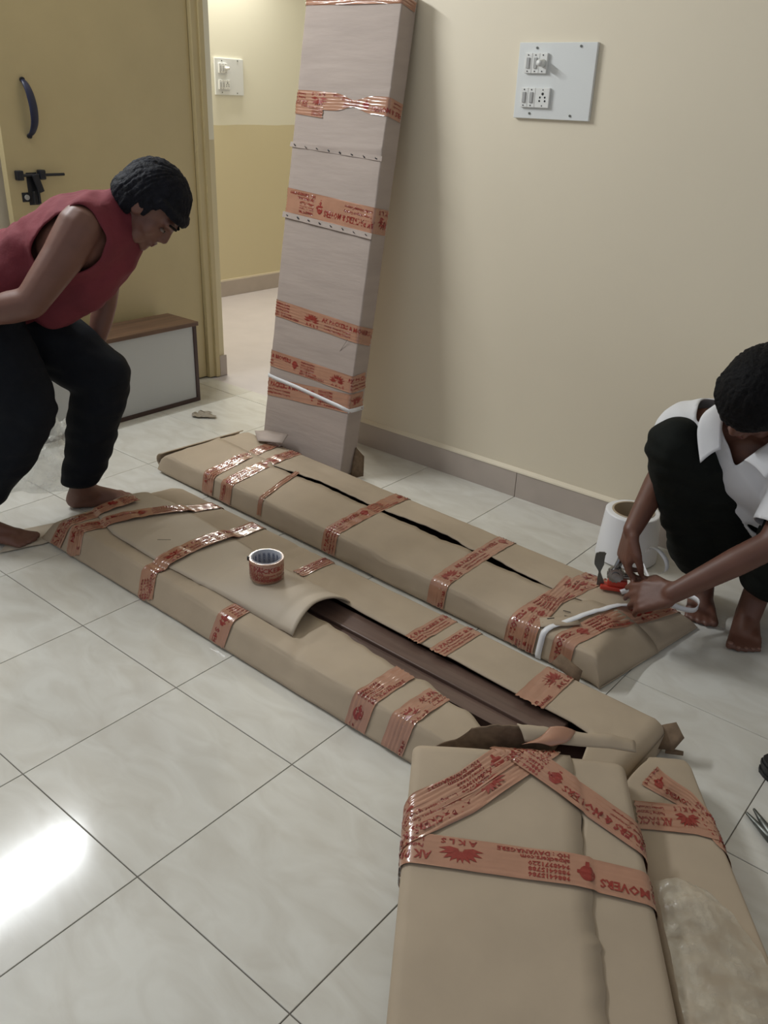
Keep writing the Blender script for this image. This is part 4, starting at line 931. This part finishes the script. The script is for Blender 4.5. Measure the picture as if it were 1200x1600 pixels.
# collar flaps with pointed ends
for sg,pts in ((-1,[[(.805,1.60,.655),(.800,1.545,.655),(.815,1.500,.615),(.835,1.465,.560)],[(.785,1.585,.635),(.762,1.520,.628),(.765,1.475,.590),(.800,1.440,.520)]]),
               (1,[[(.965,1.62,.655),(.965,1.56,.650),(.945,1.510,.610),(.895,1.470,.545)],[(.990,1.60,.635),(1.005,1.54,.622),(.995,1.485,.585),(.960,1.440,.525)]])):
    bent('collar', pts, 'shirt', WR_, n=8, thick=.003)
bm=bmesh.new(); cap(bm,pel+Vector((0,.0,.06)),.125,pel,.135); cap(bm,pel,.130,hR,.105); cap(bm,pel,.13,hL,.105)
chain(bm,[(hR,.100),(hR.lerp(kR,.5),.088),(kR,.080),(kR.lerp(aR,.3),.080),(kR.lerp(aR,.8),.072)]); chain(bm,[(hL,.108),(hL.lerp(kL,.5),.098),(kL,.082),(kL.lerp(aL,.3),.080),(kL.lerp(aL,.78),.074)])
cap(bm,pel,.12,(.99,1.70,.13),.10)
skin_mesh('trousers',bm,.008,'olive',WR_,6,lambda q:(q-kR.lerp(aR,.86)).dot((aR-kR).normalized())>0 and (q-aR).length<.13 or (q-kL.lerp(aL,.84)).dot((aL-kL).normalized())>0 and (q-aL).length<.13,dspT,.004)

# ================================================================ strapping tool on the far package
TC=Vector((.640,1.430,.093))
tl=thing('strapping_tool','red and chrome manual strapping tool held on the end of the strapped package','strapping tool',TC)
Rz=Matrix.Translation(TC)@Matrix.Rotation(.45,4,'Z')
bm=bmesh.new(); add_box(bm,-.038,.040,-.016,.016,0,.012,.003,Rz); add_box(bm,-.020,.034,-.012,.012,.011,.032,.005,Rz); obj('base',bm,'redp',tl)
def RL(p_): return Rz@Vector(p_)
bm=bmesh.new(); add_cyl(bm,RL((-.002,-.016,.050)),RL((-.002,.006,.050)),.021,seg=24); add_cyl(bm,RL((-.002,-.019,.050)),RL((-.002,.012,.050)),.011,seg=20); gw=obj('ratchet_wheel',bm,'chrome',tl)
for k in range(14): a=2*PI*k/14; c_=RL((-.002+.021*math.cos(a),-.006,.050+.021*math.sin(a))); b_=bmesh.new(); add_box(b_,-.0025,.0025,-.008,.008,-.0025,.0025,0,Matrix.Translation(c_)@Matrix.Rotation(.45,4,'Z')@Matrix.Rotation(-a,4,'Y')); obj('ratchet_tooth',b_,'chrome',gw)
bm=bmesh.new(); add_cyl(bm,RL((.010,.0,.046)),RL((.048,.004,.044)),.010,seg=18); add_cyl(bm,RL((.040,.003,.0445)),RL((.050,.005,.044)),.0125,seg=18); obj('tension_barrel',bm,'chrome',tl)
ribbon('lever_handle',catmull([RL((-.004,.0,.035)),RL((.002,.004,.075)),RL((.012,.012,.120)),RL((.026,.020,.165))],5),Rz.to_3x3()@Vector((1,.0,-.2)),.017,.006,'chrome',tl)
ribbon('lever_cheek',catmull([RL((-.008,-.012,.040)),RL((-.004,-.010,.075)),RL((.006,-.002,.105))],5),Rz.to_3x3()@Vector((1,0,-.2)),.013,.004,'chrome',tl)
bm=bmesh.new(); cap(bm,RL((.024,.019,.160)),.012,RL((.045,.030,.215)),.013,12); obj('lever_grip',bm,'black',tl,True)
gp=catmull([RL((-.036,.0,.006)),RL((-.042,.0,.030)),RL((-.046,.0,.052)),RL((-.050,.002,.075)),RL((-.050,.003,.098)),RL((-.047,.003,.108))],4)
bm=bmesh.new(); prev=None
for i,p_ in enumerate(gp):
    t=i/(len(gp)-1); w_=(.012*(1-t*2.2) if t<.38 else .003+.0105*min(1,(t-.38)/.18))*(1 if t<.93 else .6); tw=Rz.to_3x3()@Vector((1,.2,0)); n_=Rz.to_3x3()@Vector((0,1,0))
    ring=[bm.verts.new(p_+tw*a_*w_+n_*b_*.0018) for a_,b_ in ((-1,-1),(1,-1),(1,1),(-1,1))]
    if prev:
        for k in range(4): bm.faces.new((prev[k],prev[(k+1)%4],ring[(k+1)%4],ring[k]))
    else: bm.faces.new(ring[::-1])
    prev=ring
bm.faces.new(prev); obj('release_lever',bm,'steel',tl)
# loose strap tail
tail=[(.668,1.415,.100),(.700,1.425,.118),(.735,1.425,.12),(.775,1.455,.10),(.81,1.50,.07),(.84,1.535,.06),(.838,1.56,.075),(.80,1.58,.070),(.74,1.62,.03),(.66,1.68,.008),(.600,1.735,.03)]
o=ribbon('strap_tail',catmull(tail,6),(0,0,1),.015,.0012,'strap'); tag(o,'loose white strap tail curling from the strapping tool past the worker\'s hand to the drum','strap')
lp=[(.690,1.50,.205),(.705,1.475,.232),(.735,1.46,.238),(.760,1.46,.215),(.762,1.465,.185),(.745,1.47,.168)]
o=ribbon('strap_loop',catmull(lp,6),(.3,.9,0),.015,.0012,'strap'); tag(o,'short white curled strap end sticking up in front of the squatting worker\'s knee','strap')

# ================================================================ things at the right edge
gt=thing('ribbed_sandal','black ribbed rubber sandal sole cut off by the right edge of the photo','sandal',(1.24,1.06,0))
for k in range(4): 
    bm=bmesh.new(); pts=[]
    n_=20
    for j in range(n_): a=2*PI*j/n_; pts.append((1.262+.078*math.cos(a)*(1-.1*math.cos(a)), 1.085+.047*math.sin(a)*(1+.15*math.cos(a))))
    k0=.001+k*.0095; sc_=1-.04*(k%2); vs=[bm.verts.new((1.262+(x-1.262)*sc_,1.085+(y-1.085)*sc_,k0)) for x,y in pts]; f_=bm.faces.new(vs); r_=bmesh.ops.extrude_face_region(bm,geom=[f_]); 
    for v in [g for g in r_['geom'] if isinstance(g,bmesh.types.BMVert)]: v.co.z+=.0092
    obj('sole_layer',bm,'black',gt)
o=ribbon('sandal_strap',catmull([(1.215,1.13,.035),(1.235,1.115,.062),(1.26,1.085,.070),(1.275,1.05,.062),(1.28,1.03,.035)],5),(1,.3,0),.03,.005,'black',gt)
pl=thing('pliers','pair of pliers with steel jaws and black grips at the right edge','pliers',(1.25,.9,0))
bm=bmesh.new(); chain(bm,[((1.214,.937,.012),.003),((1.235,.915,.014),.006),((1.262,.890,.014),.010)]); obj('jaw',bm,'steel',pl,True)
bm=bmesh.new(); chain(bm,[((1.205,.921,.008),.003),((1.232,.903,.009),.006),((1.262,.884,.010),.010)]); obj('jaw',bm,'steel',pl,True)
cyl('pivot',(1.266,.886,.0),(1.266,.886,.026),.009,'steel',pl)
bm=bmesh.new(); chain(bm,[((1.268,.885,.012),.010),((1.30,.835,.012),.009),((1.37,.765,.012),.010),((1.42,.72,.012),.008)]); obj('grip',bm,'black',pl,True)
bm=bmesh.new(); chain(bm,[((1.268,.885,.012),.010),((1.33,.885,.012),.009),((1.40,.845,.012),.010),((1.45,.80,.012),.008)]); obj('grip',bm,'black',pl,True)
rg=crumple('grey_rag', ell(1.108,1.575,.055,.040,.3,.7), .045, 'cloth', seed=5); tag(rg,'small grey rag bundle beside the squatting worker\'s bare foot','rag')
